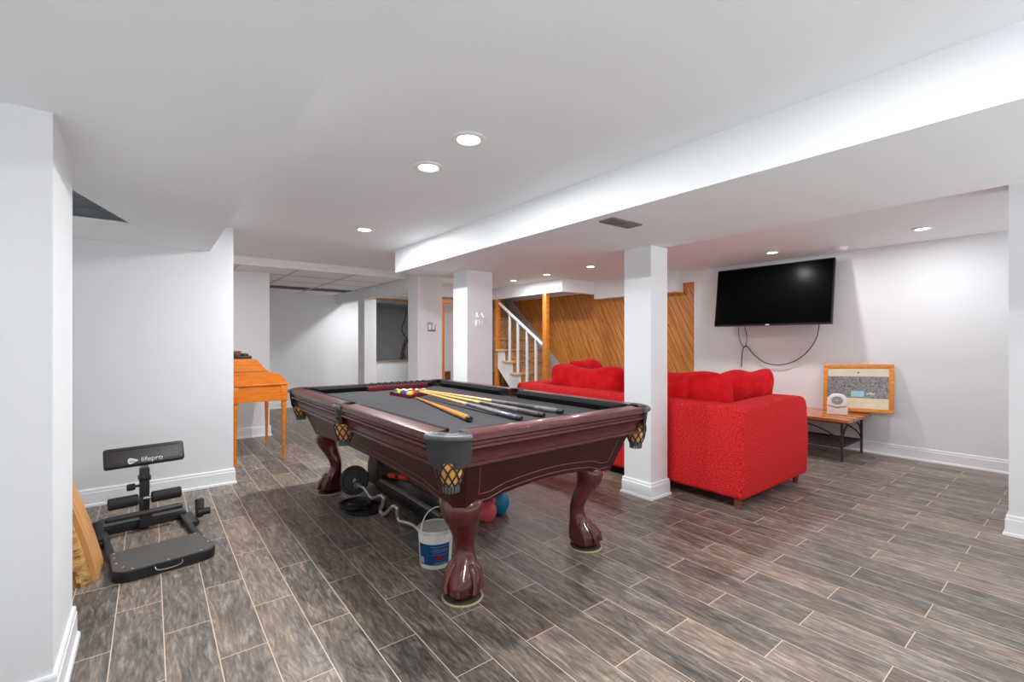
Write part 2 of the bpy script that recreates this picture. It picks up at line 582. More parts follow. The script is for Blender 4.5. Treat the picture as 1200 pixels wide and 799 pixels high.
# wall behind the two middle posts, with a timber-cased doorway
wb = B()
wb.box(3.45, 6.95, 0, 3.86, 7.05, 2.3)
wb.box(3.86, 6.95, 1.90, 4.95, 7.05, 2.3)
struct(wb.build('wall_middle', 'wall', smooth=0))
db = B()
db.box(3.86, 6.92, 0, 3.92, 7.06, 1.86)
db.box(3.92, 6.92, 1.80, 4.80, 7.06, 1.86)
dr = struct(db.build('door_1', 'oak', smooth=0))
struct(B().box(3.97, 7.40, 0, 4.9, 7.44, 1.9).build('door_panel', 'wall', dr, smooth=0))
struct(B().box(3.925, 6.98, 0, 3.985, 7.02, 1.78).build('door_edge', 'oak', dr, smooth=0))
struct(B().box(4.02, 7.0, 0, 4.12, 7.03, .62).build('lower_board', 'darkbrown', dr, smooth=0))
# the two free columns under the beam
for n_, (x0, y0, x1, y1) in {'column_front': (2.848, 2.013, 3.053, 2.25), 'column_rear': (2.425, 3.806, 2.726, 4.066)}.items():
    sbox(n_, 'wall', x0, y0, 0, x1, y1, ZB)
# television wall, pine-boarded wall and the near right return
sbox('wall_right', 'wall', 5.83, -1.2, 0, 6.0, 3.43, ZR)
sbox('wall_near', 'wall', 4.0, -1.2, 0, 4.3, .345, ZR)
sbox('wall_pine', 'pine', 5.845, 3.43, 0, 6.0, 8.4, 1.955)
sbox('wall_above', 'wall', 5.84, 3.43, 1.955, 6.0, 8.4, 3.4)
sbox('trim_3', 'wall', 5.65, 3.60, 1.822, 5.84, 5.07, ZR)
# stairwell fascia
fb = B()
fb.box(4.93, 5.07, 1.90, 5.01, 6.95, 3.4)
fb.box(5.01, 5.07, 1.90, 5.84, 5.15, 3.4)
struct(fb.build('trim_4', 'trim', smooth=0))
sw = B()
sw.box(4.93, 8.3, 0, 5.84, 8.4, 3.4)
sw.box(4.85, 6.95, 1.90, 4.93, 8.4, 3.4)
sw.box(4.85, 5.07, 3.4, 6.0, 8.4, 3.5)
struct(sw.build('wall_stairwell', 'wall', smooth=0))


def baseboard(name, pts, closed=False, h=.118):
    """pts: run of floor points with the room on the left-hand side of travel"""
    prof = [(0, h), (.008, h), (.011, h - .006), (.011, h - .02), (.014, h - .024), (.014, .018), (.022, .014), (.024, 0), (0, 0)]
    n = len(pts)
    rings = []
    for i, p in enumerate(pts):
        p = Vector((p[0], p[1]))

        def nrm(a, b):
            d = Vector((b[0] - a[0], b[1] - a[1])).normalized()
            return Vector((-d.y, d.x))
        ns = []
        if i > 0 or closed:
            ns.append(nrm(pts[i - 1], pts[i]))
        if i < n - 1 or closed:
            ns.append(nrm(pts[i], pts[(i + 1) % n]))
        v = ns[0] if len(ns) == 1 else (ns[0] + ns[1]) / (1 + ns[0].dot(ns[1]))
        rings.append([(p.x + v.x * o, p.y + v.y * o, z) for o, z in prof])
    return struct(B().ring_loft(rings, True, closed).build(name, 'trim', smooth=25))


baseboard('baseboard_left', [(.53, 4.48), (.53, 4.33), (-3.2, 4.33)][::-1][:2] and [(.53, 4.33), (-3.2, 4.33)][::-1][::-1] and [(-3.2, 4.33), (.53, 4.33), (.53, 4.48)][::-1])
baseboard('baseboard_pillar', [(-.237, 2.46), (-.237, 2.0), (-3.2, 2.0)])
baseboard('baseboard_alcove', [(1.145, 8.63), (1.145, 6.25), (.50, 6.25)])
baseboard('baseboard_far', [(2.68, 8.63), (1.145, 8.63)])
baseboard('baseboard_column', [(2.848, 2.013), (2.848, 2.25), (3.053, 2.25), (3.053, 2.013)][::1], True)
baseboard('baseboard_rear', [(2.425, 3.806), (2.425, 4.066), (2.726, 4.066), (2.726, 3.806)], True)
baseboard('baseboard_right', [(5.83, -1.2), (5.83, 3.43)])
baseboard('baseboard_near', [(4.0, -1.2), (4.0, .345), (4.3, .345)])

# ------------------------------------------------------------------ staircase
st = thing('staircase', 'open timber staircase with white balustrade climbing beside the boarded wall', 'staircase', (0, 0, 0))
RISE, RUN, Y0, N = .2, .2235, 5.66, 11
for k in range(N):
    y = Y0 + RUN * k
    z = RISE * (k + 1)
    B().box(5.0, y - .03, z - .035, 5.82, y + RUN + .01, z, .008).build('tread', 'stairwood', st)
    B().box(5.0, y, z - RISE, 5.82, y + .02, z - .036).build('riser', 'stairwood', st, smooth=0)
    if k < 5:
        B().box(4.88, y - .035, z - .04, 4.999, min(y + RUN - .01, 6.717), z + .002, .012).build('nosing', 'nosing', st)
sl = RISE / RUN
pl = [(4.93, Y0 - .04, 0), (4.93, Y0 - .02, .18)]
for k in range(5):
    pl += [(4.93, Y0 + RUN * k + .005, RISE * (k + 1) - .042), (4.93, min(6.716, Y0 + RUN * (k + 1)), RISE * (k + 1) - .042)]
pl += [(4.93, 6.716, sl * (6.716 - Y0 - .32)), (4.93, Y0 + .32, 0)]
ye = Y0 + RUN * N
B().prism(pl, (.05, 0, 0)).build('stringer', 'trim', st, smooth=0)
B().prism([(5.822, Y0 - .25, .0), (5.822, Y0 - .25, .15), (5.822, ye, RISE * N + .38), (5.822, ye, 0)], (.02, 0, 0)).build('skirt_board', 'crawl', st, smooth=0)


def rail_z(y):
    return 1.085 + .63 * (y - 5.53) if y < 9 else 0


B().tube([(4.955, 5.528, rail_z(5.528)), (4.955, 6.70, rail_z(6.70))], .026, 8).build('handrail', 'trim', st)
for px_y in (5.70, 5.93, 6.17, 6.40):
    k = int((px_y - Y0 + .03) / RUN)
    B().box(4.94, px_y - .016, RISE * (k + 1), 4.972, px_y + .016, rail_z(px_y)).build('baluster', 'trim', st, smooth=0)
for y in (5.42, 6.72):
    p = B().box(4.925, y, 0, 4.995, y + .09, 1.899, .004).build('wooden_post', 'oak')
    tag(p, 'orange timber post at the foot of the white handrail' if y < 6 else 'orange timber post at the upper end of the white handrail', 'post', 'timber posts under the stairwell fascia')
bx = thing('storage_box', 'brown box stored beneath the staircase beside the orange post', 'box', (5.12, 6.86, 0))
B().box(-.1, -.18, 0, .16, .18, .52, .006).build('body', 'brownbox', bx)
B().box(-.11, -.19, .52, .17, .19, .56, .006).build('lid', 'darkbrown', bx)
bg = thing('storage_bag', 'blue and white patterned bag tucked under the stair stringer', 'bag', (5.13, 6.30, 0))
B().lathe([(.0, 0), (.10, 0), (.12, .08), (.115, .3), (.09, .42), (.05, .47), (.0, .48)], n=20).build('sack', 'bagb', bg)
B().lathe([(.0, .0), (.122, .0), (.128, .12), (.126, .28), (.0, .28)], n=20).build('sleeve', 'white', bg)


# ------------------------------------------------------------------ lamps
def add_light(name, loc, power, size=.12, parent=None, spread=165):
    d = bpy.data.lights.new(name, 'AREA')
    d.shape = 'DISK'
    d.size = size
    d.energy = power
    d.spread = R(180)
    d.color = (.975, .99, 1.0)
    o = bpy.data.objects.new(name, d)
    C.objects.link(o)
    o.location = loc
    if parent:
        o.parent = parent
    return o


def downlight(x, y, z, label, power, group):
    t = thing('ceiling_light', label, 'light', (x, y, z), 0, group)
    B().lathe([(.048, -.001), (.075, -.001), (.078, -.004), (.074, -.008), (.055, -.010), (.048, -.005)], n=32).build('trim_ring', 'white', t)
    B().lathe([(.0, -.003), (.048, -.003), (.048, -.0015), (.0, -.0015)], n=28).build('lens', 'lens', t)
    add_light('lamp', (0, 0, -.013), power, .09, t)
    return t


G1 = 'recessed lights over the pool table'
G2 = 'recessed lights of the television side'
downlight(1.131, 1.764, ZC, 'nearest and largest round recessed light in the middle ceiling', P_MAIN, G1)
downlight(1.148, 2.178, ZC, 'second round recessed light just behind the largest one', P_MAIN, G1)
downlight(1.38, 3.722, ZC, 'small lone recessed light deep in the middle ceiling, before the tiled area', P_MAIN * 2.3, G1)
downlight(4.509, 5.719, ZR, 'recessed light closest to the rear column, farthest of the row by the stairs', P_RIGHT, G2)
downlight(4.48, 4.912, ZR, 'middle recessed light of the three before the stairwell fascia', P_RIGHT, G2)
downlight(4.431, 4.036, ZR, 'recessed light nearest the front column, in the row leading to the stairs', P_RIGHT, G2)
downlight(5.267, 2.192, ZR, 'recessed light in the ceiling above the television', P_RIGHT * 1.5, G2)
downlight(5.152, .943, ZR, 'recessed light over the bare wall near the room\'s right end', P_RIGHT, G2)
downlight(1.12, .30, ZC, 'added fill light in the middle ceiling straight above the viewer', P_FILL, G1)  # added lamp overhead, brightens the near room
downlight(1.1, -.7, ZC, 'added fill light in the middle ceiling behind the viewer', P_FILL, G1)  # added lamp behind the camera, more fill for the near room
downlight(3.7, -1.0, ZR, 'added fill light in the open right bay behind the viewer', P_FILL, G2)  # added lamp out of view, fills the right bay
downlight(2.98, 7.8, ZT - .002, 'recessed light in the tiled ceiling just past the partition', P_FAR, 'recessed lights of the back room')
downlight(-.5, 5.3, ZC, 'added hidden light round the corner behind the left wall', 15.0, 'recessed lights of the back room')  # added out of sight to brighten the alcove and tiled ceiling
downlight(3.25, 6.4, ZT - .002, 'added hidden light in the room behind the partition', P_FAR * .8, 'recessed lights of the back room')  # added out of sight to light the far room and its post
for i, (x0, y0, x1, y1) in enumerate((TR1, TR2)):
    t = thing('ceiling_troffer', ('unlit ceiling troffer nearer the alcove wall' if i == 0 else 'unlit ceiling troffer nearer the partition'), 'light fixture', ((x0 + x1) / 2, (y0 + y1) / 2, ZT), 0, 'unlit troffers in the tiled ceiling')
    w, h = (x1 - x0) / 2, (y1 - y0) / 2
    b = B()
    b.box(-w + .002, -h + .002, .10, w - .002, h - .002, .12)
    b.box(-w + .002, -h + .002, 0, -w + .012, h - .002, .10)
    b.box(w - .012, -h + .002, 0, w - .002, h - .002, .10)
    b.box(-w + .002, -h + .002, 0, w - .002, -h + .012, .10)
    b.box(-w + .002, h - .012, 0, w - .002, h - .002, .10)
    b.build('housing', 'vent', t, smooth=0)
    B().cyl((-w + .03, -.08, .07), (w - .03, -.08, .07), .013).build('tube', 'grey', t)
    B().cyl((-w + .03, .08, .07), (w - .03, .08, .07), .013).build('tube', 'grey', t)
# vent in the underside of the beam
t = thing('ceiling_vent', 'grey slotted air vent set in the underside of the white beam', 'vent', (2.167, 1.737, ZB), R(-1))
B().box(-.118, -.044, -.004, .118, .044, -.001, .001).build('backing', 'ventd', t)
b = B()
b.box(-.128, -.054, -.008, .128, -.042, 0)
b.box(-.128, .042, -.008, .128, .054, 0)
b.box(-.128, -.042, -.008, -.116, .042, 0)
b.box(.116, -.042, -.008, .128, .042, 0)
b.box(-.006, -.042, -.009, .006, .042, -.001)
b.build('frame', 'vent', t, smooth=0)
b = B()
for i in range(11):
    y = -.036 + i * .0072
    b.box(-.116, y, -.009, .116, y + .0028, -.004)
b.build('slats', 'vent', t, smooth=0)
t = thing('smoke_detector', 'flat round white smoke detector on the ceiling beside the television light', 'smoke detector', (5.545, 1.657, ZR))
B().lathe([(.0, -.034), (.05, -.034), (.062, -.028), (.066, -.012), (.0, -.012)], n=28).build('cover', 'white', t)
B().lathe([(.0, -.012), (.074, -.012), (.076, 0), (.0, 0)], n=28).build('base', 'white', t)

# ------------------------------------------------------------------ pool table
TW, TL = 1.375 / 2, 2.35 / 2
pt = thing('pool_table', 'mahogany pool table with dark cloth, net pockets and claw feet', 'pool table', (1.528, 2.698, 0), R(.9))
ZT0 = .735
rail_prof = [(-.085, .786), (-.016, .786), (-.004, .782), (0, .774), (0, .756), (-.006, .749), (-.013, .746), (-.013, .733), (-.004, .728), (-.003, .716), (-.012, .708), (-.026, .695), (-.036, .67), (-.040, .645), (-.040, .634), (-.032, .630), (-.032, .613), (-.038, .608), (-.085, .608)]
rail_prof = [(o, z if z > .746 else .746 - (.746 - z) * .75) for o, z in rail_prof]
PC, PM = .125, .05   # rail stops short of corners, middle pockets


def rail(axis, sgn, a, b):
    rings = []
    for t_ in (a, b):
        ring = []
        for o, z in rail_prof:
            ring.append((sgn * (TW + o), t_, z) if axis == 'y' else (t_, sgn * (TL + o), z))
        rings.append(ring)
    return B().ring_loft(rings).build('rail', 'mahogr', pt, smooth=40)


for s in (-1, 1):
    rail('y', s, -TL + PC, -PM)
    rail('y', s, PM, TL - PC)
    rail('x', s, -TW + PC, TW - PC)
B().box(-TW + .087, -TL + .087, .70, TW - .087, TL - .087, ZT0).build('playing_cloth', 'cloth', pt, smooth=0)


def cushion(axis, sgn, a, b):
    prof = [(-.086, .784), (-.086, .735), (-.128, .736), (-.146, .768), (-.139, .777)]
    rings = []
    for t_, dz in ((a, 0), (b, 0)):
        ring = []
        for o, z in prof:
            k = (-.086 - o) * .8
            q = t_ + (k if t_ == a else -k)
            ring.append((sgn * (TW + o), q, z) if axis == 'y' else (q, sgn * (TL + o), z))
        rings.append(ring)
    return B().ring_loft(rings).build('cushion', 'cushion', pt, smooth=50)


for s in (-1, 1):
    cushion('y', s, -TL + .15, -PM - .01)
    cushion('y', s, PM + .01, TL - .15)
    cushion('x', s, -TW + .15, TW - .15)

# apron: four slanting panels with ogee-arched lower edges, and chamfered corner posts
IT, IB, ZA, ZBT = .078, .165, .646, .430


def apron_edge(s_, half, rise):
    """lower edge height at position s_ along a panel of half length half"""
    q = (half - abs(s_))
    if q < .12:
        return ZBT
    if q < .20:
        f = (q - .12) / .08
        return ZBT + .028 * f
    f = min(1, (q - .20) / max(.01, half - .20))
    return ZBT + .028 + (rise - .028) * math.sin(f * PI / 2)


def apron(axis, sgn, half_t, half_b, rise):
    n = 40

    def P(s_, z, out=0.0):
        f = (ZA - z) / (ZA - ZBT)
        inset = IT + (IB - IT) * f - out
        hh = half_t + (half_b - half_t) * f
        q = s_ * hh
        if axis == 'x':
            return Vector((q, sgn * (TL - inset), z))
        return Vector((sgn * (TW - inset), q, z))
    b = B()
    top, bot = [], []
    for i in range(n + 1):
        s_ = -1 + 2 * i / n
        zb = apron_edge(s_ * half_b, half_b, rise)
        top.append((s_, ZA))
        bot.append((s_, zb))
    rows = 6
    front = [[P(s_, ZA + (bz[1] - ZA) * j / rows) for j in range(rows + 1)] for s_, bz in zip([t[0] for t in top], bot)]
    back = [[P(s_, ZA + (bz[1] - ZA) * j / rows, -.03) for j in range(rows + 1)] for s_, bz in zip([t[0] for t in top], bot)]
    rings = []
    for f_, k_ in zip(front, back):
        rings.append(f_ + list(reversed(k_)))
    b.ring_loft(rings)
    o = b.build('apron', 'mahog', pt, smooth=40)
    # raised bead that follows the arch and frames the panel
    for off, r in ((.022, .0026), (.056, .0022)):
        pts = []
        lim = 1 - (.03 + off * .6) / half_b
        for i in range(n + 1):
            s_ = -lim + 2 * lim * i / n
            pts.append(P(s_, apron_edge(s_ * half_b, half_b, rise) + off, .0015))
        if off > .03:
            pts = [P(-lim, ZA - .02, .0015)] + pts + [P(lim, ZA - .02, .0015)]
        B().tube(pts, r, 6).build('bead_molding', 'bead_highlight', o)
    return P


CH = .075
for s in (-1, 1):
    Px = apron('x', s, TW - IT - CH, TW - IB - CH * .55, .050)
    Py = apron('y', s, TL - IT - CH, TL - IB - CH * .55, .062)
for sx in (-1, 1):
    for sy in (-1, 1):
        def cp(z, e):
            f = (ZA - z) / (ZA - ZBT)
            i_ = IT + (IB - IT) * f
            c_ = CH + (CH * .55 - CH) * f
            a = (sx * (TW - i_ - c_), sy * (TL - i_ - e), z)
            b_ = (sx * (TW - i_ - e), sy * (TL - i_ - c_), z)
            return a, b_
        a0, b0 = cp(ZA, 0)
        a1, b1 = cp(ZBT, 0)
        a2, b2 = cp(ZA, .05)
        a3, b3 = cp(ZBT, .05)
        ring_t = [a0, b0, (b0[0] - sx * .05, b0[1] - sy * .0, ZA), (a0[0], a0[1] - sy * .05, ZA)]
        ring_b = [a1, b1, (b1[0] - sx * .05, b1[1], ZBT - .006), (a1[0], a1[1] - sy * .05, ZBT - .006)]
        B().ring_loft([ring_t, ring_b]).build('corner_post', 'mahog', pt, smooth=0)
# slate frame that carries the bed
B().box(-TW + .12, -TL + .12, .635, TW - .12, TL - .12, .69).build('slate_frame', 'mahog', pt, smooth=0)


def cabriole(sx, sy):
    """claw-and-ball leg; sections are stacked along the outward diagonal"""
    cx, cy = sx * .402 - .034, sy * .918
    d = Vector((sx, sy, 0)).normalized()
    e = Vector((-d.y, d.x, 0))
    sec = [  # z, offset outward, half-depth, half-width, claw amount
        (.012, .000, .050, .050, .00), (.022, .004, .072, .070, .10), (.05, .006, .084, .080, .20), (.085, .002, .082, .079, .22),
        (.115, -.010, .070, .070, .16), (.145, -.026, .054, .057, .10), (.175, -.038, .044, .048, .05), (.20, -.043, .040, .044, .02),
        (.23, -.040, .041, .047, 0), (.27, -.026, .046, .056, 0), (.31, -.004, .054, .066, 0), (.35, .018, .064, .079, 0),
        (.385, .030, .072, .090, 0), (.415, .030, .078, .098, 0), (.45, .016, .078, .104, 0), (.47, .0, .06, .09, 0)]
    rings = []
    n = 32
    for z, off, hd, hw, cl in sec:
        ring = []
        for j in range(n):
            a = 2 * PI * j / n
            k = 1 + cl * (abs(math.cos(2 * a)) ** 1.6 - .55)
            x_, y_ = math.cos(a), math.sin(a)
            if z > .28:   # the knee has a front crease, squarer behind
                k *= 1 - .06 * math.exp(-((a if a < PI else a - 2 * PI) / .22) ** 2)
            v = Vector((cx, cy, 0)) + d * (off + x_ * hd * k) + e * (y_ * hw * k)
            ring.append((v.x, v.y, z))
        rings.append(ring)
    b = B()
    b.ring_loft(rings)
    for a0 in (0, PI / 2, -PI / 2, PI * .28, -PI * .28):      # talons over the ball
        pts, rr = [], []
        for i in range(7):
            f = i / 6
            z = .145 - .105 * f
            off = -.026 + .032 * f
            hd = .050 + .036 * math.sin(f * PI * .62)
            v = Vector((cx, cy, 0)) + d * (off + math.cos(a0) * hd) + e * (math.sin(a0) * hd * .98)
            pts.append((v.x, v.y, z))
            rr.append(.010 + .006 * math.sin(f * PI * 2.2) * (1 - f) + .002)
        b.tube(pts, rr, 8)
    o = b.build('leg', 'mahogl', pt, smooth=60)
    return cx, cy


for sx in (-1, 1):
    for sy in (-1, 1):
        cabriole(sx, sy)
mw = pt.matrix_world
Mt = Matrix.Translation((1.528, 2.698, 0)) @ Matrix.Rotation(R(.9), 4, 'Z')
for sx, sy, lab in ((-1, -1, 'rope-edged felt floor pad under the nearest claw foot'), (1, -1, 'rope-edged felt floor pad under the claw foot near the sofa'),
                    (-1, 1, 'rope-edged felt floor pad under the claw foot beside the weight plates'), (1, 1, 'rope-edged felt floor pad under the hidden rear claw foot')):
    p = Mt @ Vector((sx * .406 - .034, sy * .922, 0))
    t = thing('furniture_pad', lab, 'floor pad', (p.x, p.y, 0), 0, 'floor pads under the pool table feet')
    B().lathe([(0, 0), (.080, 0), (.082, .006), (.078, .011), (0, .012)], n=32).build('felt_disc', 'felt', t)
    B().tube([(.088 * math.cos(a), .088 * math.sin(a), .005) for a in [2 * PI * i / 40 for i in range(40)]], .005, 8, closed=True).build('rope_ring', 'rope', t)


def pocket(cx, cy, ang, corner=True):
    """leather iron, hanging flap and laced basket; ang points outward"""
    Mx = Matrix.Translation((cx, cy, 0)) @ Matrix.Rotation(ang, 4, 'Z')   # local +x is outward
    hw = .092 if corner else .052         # half width of the leather
    ro = .012 if corner else -.004        # bulge
    hole = .056
    face = .042 if corner else .052

    def arc(n=16, add=0.0, wf=1.0):
        out = []
        for i in range(n + 1):
            t_ = -1 + 2 * i / n
            out.append((face + add + (ro + .016) * (1 - t_ * t_), t_ * hw * wf))
        return out
    # top leather: horse-shoe round the hole
    b = B()
    outer = arc(16, .004)
    inner = [(hole * math.cos(a) - .036, hole * 1.05 * math.sin(a)) for a in [(-1.45 + 2.9 * i / 16) for i in range(17)]]
    grid = []
    for k in range(6):
        f = k / 5
        z = .783 + .010 * math.sin(f * PI * .9) - .012 * f * f
        grid.append([tuple(Mx @ Vector((o[0] * f + i_[0] * (1 - f), o[1] * f + i_[1] * (1 - f), z))) for o, i_ in zip(outer, inner)])
    b.sheet(grid, .022 if corner else .046)
    # rolled rim and flap
    rim = [tuple(Mx @ Vector((x, y, .771))) for x, y in arc(16, .002)]
    b.tube(rim, .0125, 10)
    o = b.build('pocket_leather', 'leather', pt, smooth=50)
    b = B()
    grid = []
    for k in range(9):
        f = k / 8
        row = []
        for i in range(17):
            t_ = -1 + 2 * i / 16
            depth = .118 * (1 - .20 * (max(0, abs(t_) - .55) / .45) ** 2) if corner else .09
            w = 1.0 if f < .5 else 1 - .10 * ((f - .5) / .5) ** 2
            x = face - .001 - .010 * f + (ro + .016) * (1 - t_ * t_) * (1 - .25 * f)
            row.append(tuple(Mx @ Vector((x, t_ * hw * w, .765 - depth * f))))
        grid.append(row)
    b.sheet(grid, .006)
    b.build('flap', 'leather', o, smooth=60)
    # basket
    c0 = .004 if corner else .012
    prof = [(.052, .675), (.054, .66), (.052, .64), (.046, .612), (.037, .588), (.029, .572)]
    b = B()
    rings = [[tuple(Mx @ Vector((c0 + r * math.cos(a), r * math.sin(a), z))) for a in [2 * PI * j / 20 for j in range(20)]] for r, z in prof]
    b.ring_loft(rings)
    bk = b.build('basket', 'netin', pt, smooth=60)
    b = B()
    ns = 9
    for j in range(ns):
        for dr_ in (1, -1):
            pts = []
            for i in range(13):
                f = i / 12
                q = f * (len(prof) - 1)
                k = min(int(q), len(prof) - 2)
                g = q - k
                r = prof[k][0] * (1 - g) + prof[k + 1][0] * g + .002
                z = prof[k][1] * (1 - g) + prof[k + 1][1] * g
                a = 2 * PI * j / ns + dr_ * f * 1.45
                pts.append(tuple(Mx @ Vector((c0 + r * math.cos(a), r * math.sin(a), z))))
            b.tube(pts, .0036, 6)
    b.build('lacing', 'strap', bk)
    b = B()
    for j in range(14):
        a = 2 * PI * j / 14
        p = [tuple(Mx @ Vector((c0 + r * math.cos(a), r * math.sin(a), z))) for r, z in ((.030, .580), (.030, .566), (.029, .548))]
        b.tube(p, .0055, 6)
    b.build('fringe', 'leather', bk)
    # solid black disc painting the shade down the pocket throat
    b = B()
    b.lathe([(.0, .70), (.056, .70), (.056, .737), (.0, .737)], tuple(Mx @ Vector((-.012 if corner else .0, 0, 0))), 24)
    b.build('pocket_shade', 'cushion', pt)


for sx in (-1, 1):
    for sy in (-1, 1):
        pocket(sx * (TW - .088), sy * (TL - .088), math.atan2(sy, sx))
    pocket(sx * (TW - .052), 0, 0 if sx > 0 else PI, False)


# ------------------------------------------------------------------ on the pool table
def on_table(px_x, px_y, z):
    return Vector((px_x, px_y, z))


ZBED = .7355
V = Vector((1.452, 3.036, 0))      # near point of the rack
ang = R(33)
side = .31
Lp = V + Vector((math.cos(ang + R(60)), math.sin(ang + R(60)), 0)) * side
Rp = V + Vector((math.cos(ang), math.sin(ang), 0)) * side
rk = thing('ball_rack', 'maroon triangular ball rack lying on the dark cloth', 'rack', (V.x, V.y, ZBED))
b = B()
cen = (V + Lp + Rp) / 3
outer = [V, Rp, Lp]
inner = [cen + (q - cen) * .93 for q in outer]
for i in range(3):
    j = (i + 1) % 3
    quad = [outer[i] - V, outer[j] - V, inner[j] - V, inner[i] - V]
    b.prism([(q.x, q.y, .0005) for q in quad], (0, 0, .024))
b.build('frame', mat('maroon_lacquer', srgb(104, 26, 34), .35, var=.1, scale=20), rk, smooth=0)
words_ = ['yellow', 'blue', 'red', 'purple', 'orange', 'green', 'maroon', 'black']
br = .0246
rows = []
dv = (Rp - V).normalized()
du = (Lp - V).normalized()
base = cen + (V - cen) * .652
seq = [0, 2, 1, 5, 7, 3, 4, 6, 1, 0, 3, 2, 4, 6, 5]
k = 0
rown = ['at the near point', 'in the second row', 'in the third row', 'in the fourth row', 'in the back row']
for i in range(5):
    for j in range(i + 1):
        p = base + dv * (2.02 * br * (i - j)) + du * (2.02 * br * j)
        ci = seq[k]
        stripe = k >= 8
        bm = B().ball((0, 0, 0), br, u=24, v=14)
        nm = ('striped_' if stripe else '') + words_[ci]
        mm = bpy.data.materials.get('ball_' + nm)
        if not mm:
            mm = mat('ball_' + nm, BALLC[ci], .12, coat=.5)
            if stripe:
                nt = mm.node_tree
                tc = nt.nodes.new('ShaderNodeTexCoord')
                sp = nt.nodes.new('ShaderNodeSeparateXYZ')
                nt.links.new(tc.outputs['Object'], sp.inputs[0])
                ab = nt.nodes.new('ShaderNodeMath'); ab.operation = 'ABSOLUTE'
                nt.links.new(sp.outputs['Z'], ab.inputs[0])
                gt = nt.nodes.new('ShaderNodeMath'); gt.operation = 'GREATER_THAN'; gt.inputs[1].default_value = .013
                nt.links.new(ab.outputs[0], gt.inputs[0])
                mxx = nt.nodes.new('ShaderNodeMix'); mxx.data_type = 'RGBA'
                nt.links.new(gt.outputs[0], mxx.inputs[0])
                mxx.inputs[6].default_value = BALLC[ci]
                mxx.inputs[7].default_value = srgb(232, 222, 196)
                nt.links.new(mxx.outputs[2], nt.nodes['Principled BSDF'].inputs['Base Color'])
        o = bm.build('pool_ball', mm, None, 80, (p.x, p.y, ZBED + br + .0005))
        o.rotation_euler = (random.uniform(-.9, .9), random.uniform(-.9, .9), random.uniform(0, 6))
        tag(o, f"{'striped' if stripe else 'solid'} {words_[ci]} pool ball in the triangular rack, {rown[i]}", 'pool ball', 'balls in the triangular rack')
        k += 1


def cue(p0, p1, label, butt, shaft, wrap, rb=.0145, tilt=0.0):
    """p0 tip, p1 butt end"""
    p0, p1 = Vector(p0), Vector(p1)
    d = p1 - p0
    L_ = d.length
    t = thing('pool_cue', label, 'pool cue', p0, 0, 'cues lying on the cloth')
    q = lambda f: d * f
    r = lambda f: .0058 + (rb - .0058) * f
    B().tube([q(0.004), q(.25), q(.56)], [r(0), r(.25), r(.56)], 14).build('shaft', shaft, t, 60)
    B().tube([q(.56), q(.575), q(.97)], [r(.56) + .0008, r(.575) + .0012, r(.97)], 14).build('butt', butt, t, 60)
    if wrap:
        B().tube([q(.66), q(.84)], [r(.66) + .0012, r(.84) + .0012], 14).build('wrap', wrap, t, 60)
    B().tube([q(.97), q(.99), q(1.0)], [r(.97) + .0006, r(.99) + .0004, r(1) * .8], 14).build('bumper', 'strap', t, 60)
    B().tube([q(0), q(.006)], [.0052, .006], 10).build('tip', 'teal', t, 60)


MT['maple'] = mat('cue_maple', srgb(226, 170, 92), .3, scale=8, stretch=(3, 3, 3), col2=srgb(240, 194, 124), coat=.4)
MT['amber'] = mat('cue_amber', srgb(206, 124, 34), .25, scale=8, col2=srgb(228, 152, 60), coat=.5)
MT['cuegrey'] = mat('cue_grey_wrap', srgb(92, 90, 92), .6, scale=60, col2=srgb(120, 116, 114))
MT['cuedark'] = mat('cue_dark_butt', srgb(58, 54, 56), .4, scale=20, col2=srgb(88, 78, 76), coat=.3)
MT['cueblue'] = mat('cue_blue_butt', srgb(50, 56, 84), .4, scale=20, col2=srgb(96, 96, 108), coat=.3)
cue((1.492, 3.015, ZBED + .008), (1.272, 1.965, ZBED + .0165), 'all amber wooden pool cue lying apart from the other three', 'amber', 'amber', None, .0165)
cue((1.545, 3.065, ZBED + .044), (1.490, 1.826, ZBED + .0155), 'pool cue with bluish butt, nearest of the three lying together', 'cueblue', 'maple', 'cuegrey')
cue((1.575, 3.085, ZBED + .044), (1.655, 1.838, ZBED + .0155), 'pool cue with dark brown butt, middle one of the three lying together', 'cuedark', 'maple', 'cuegrey')
cue((1.605, 3.105, ZBED + .044), (1.818, 1.862, ZBED + .0155), 'pool cue with plain grey butt, farthest of the three lying together', 'cuegrey', 'maple', 'cuedark')
# notched wall rack for cues lying against the far cushion
t = thing('cue_holder', 'maroon notched cue holder strip resting against the far cushion', 'cue holder', (1.66, 3.69, ZBED), R(.6))
B().box(-.27, -.026, .0005, .27, .026, .042, .004).build('board', bpy.data.materials['maroon_lacquer'], t)
b = B()
for i in range(9):
    x = -.235 + i * .0588
    b.tube([(x + .017 * math.cos(a), 0.002, .050 + .014 * math.sin(a)) for a in [R(-50 + 280 * j / 10) for j in range(11)]], .0055, 6)
b.build('clips', 'strap', t)

# ------------------------------------------------------------------ sofa
SX0, SX1, SY0, SY1 = 3.105, 4.20, 1.475, 3.90
sf = thing('sofa', 'long red fabric sofa with its back turned to the pool table', 'sofa', (SX0, SY0, 0))
w, l = SX1 - SX0, SY1 - SY0


def soft(b, x0, y0, z0, x1, y1, z1, bev, seg=5):
    return b.box(x0, y0, z0, x1, y1, z1, bev, seg)


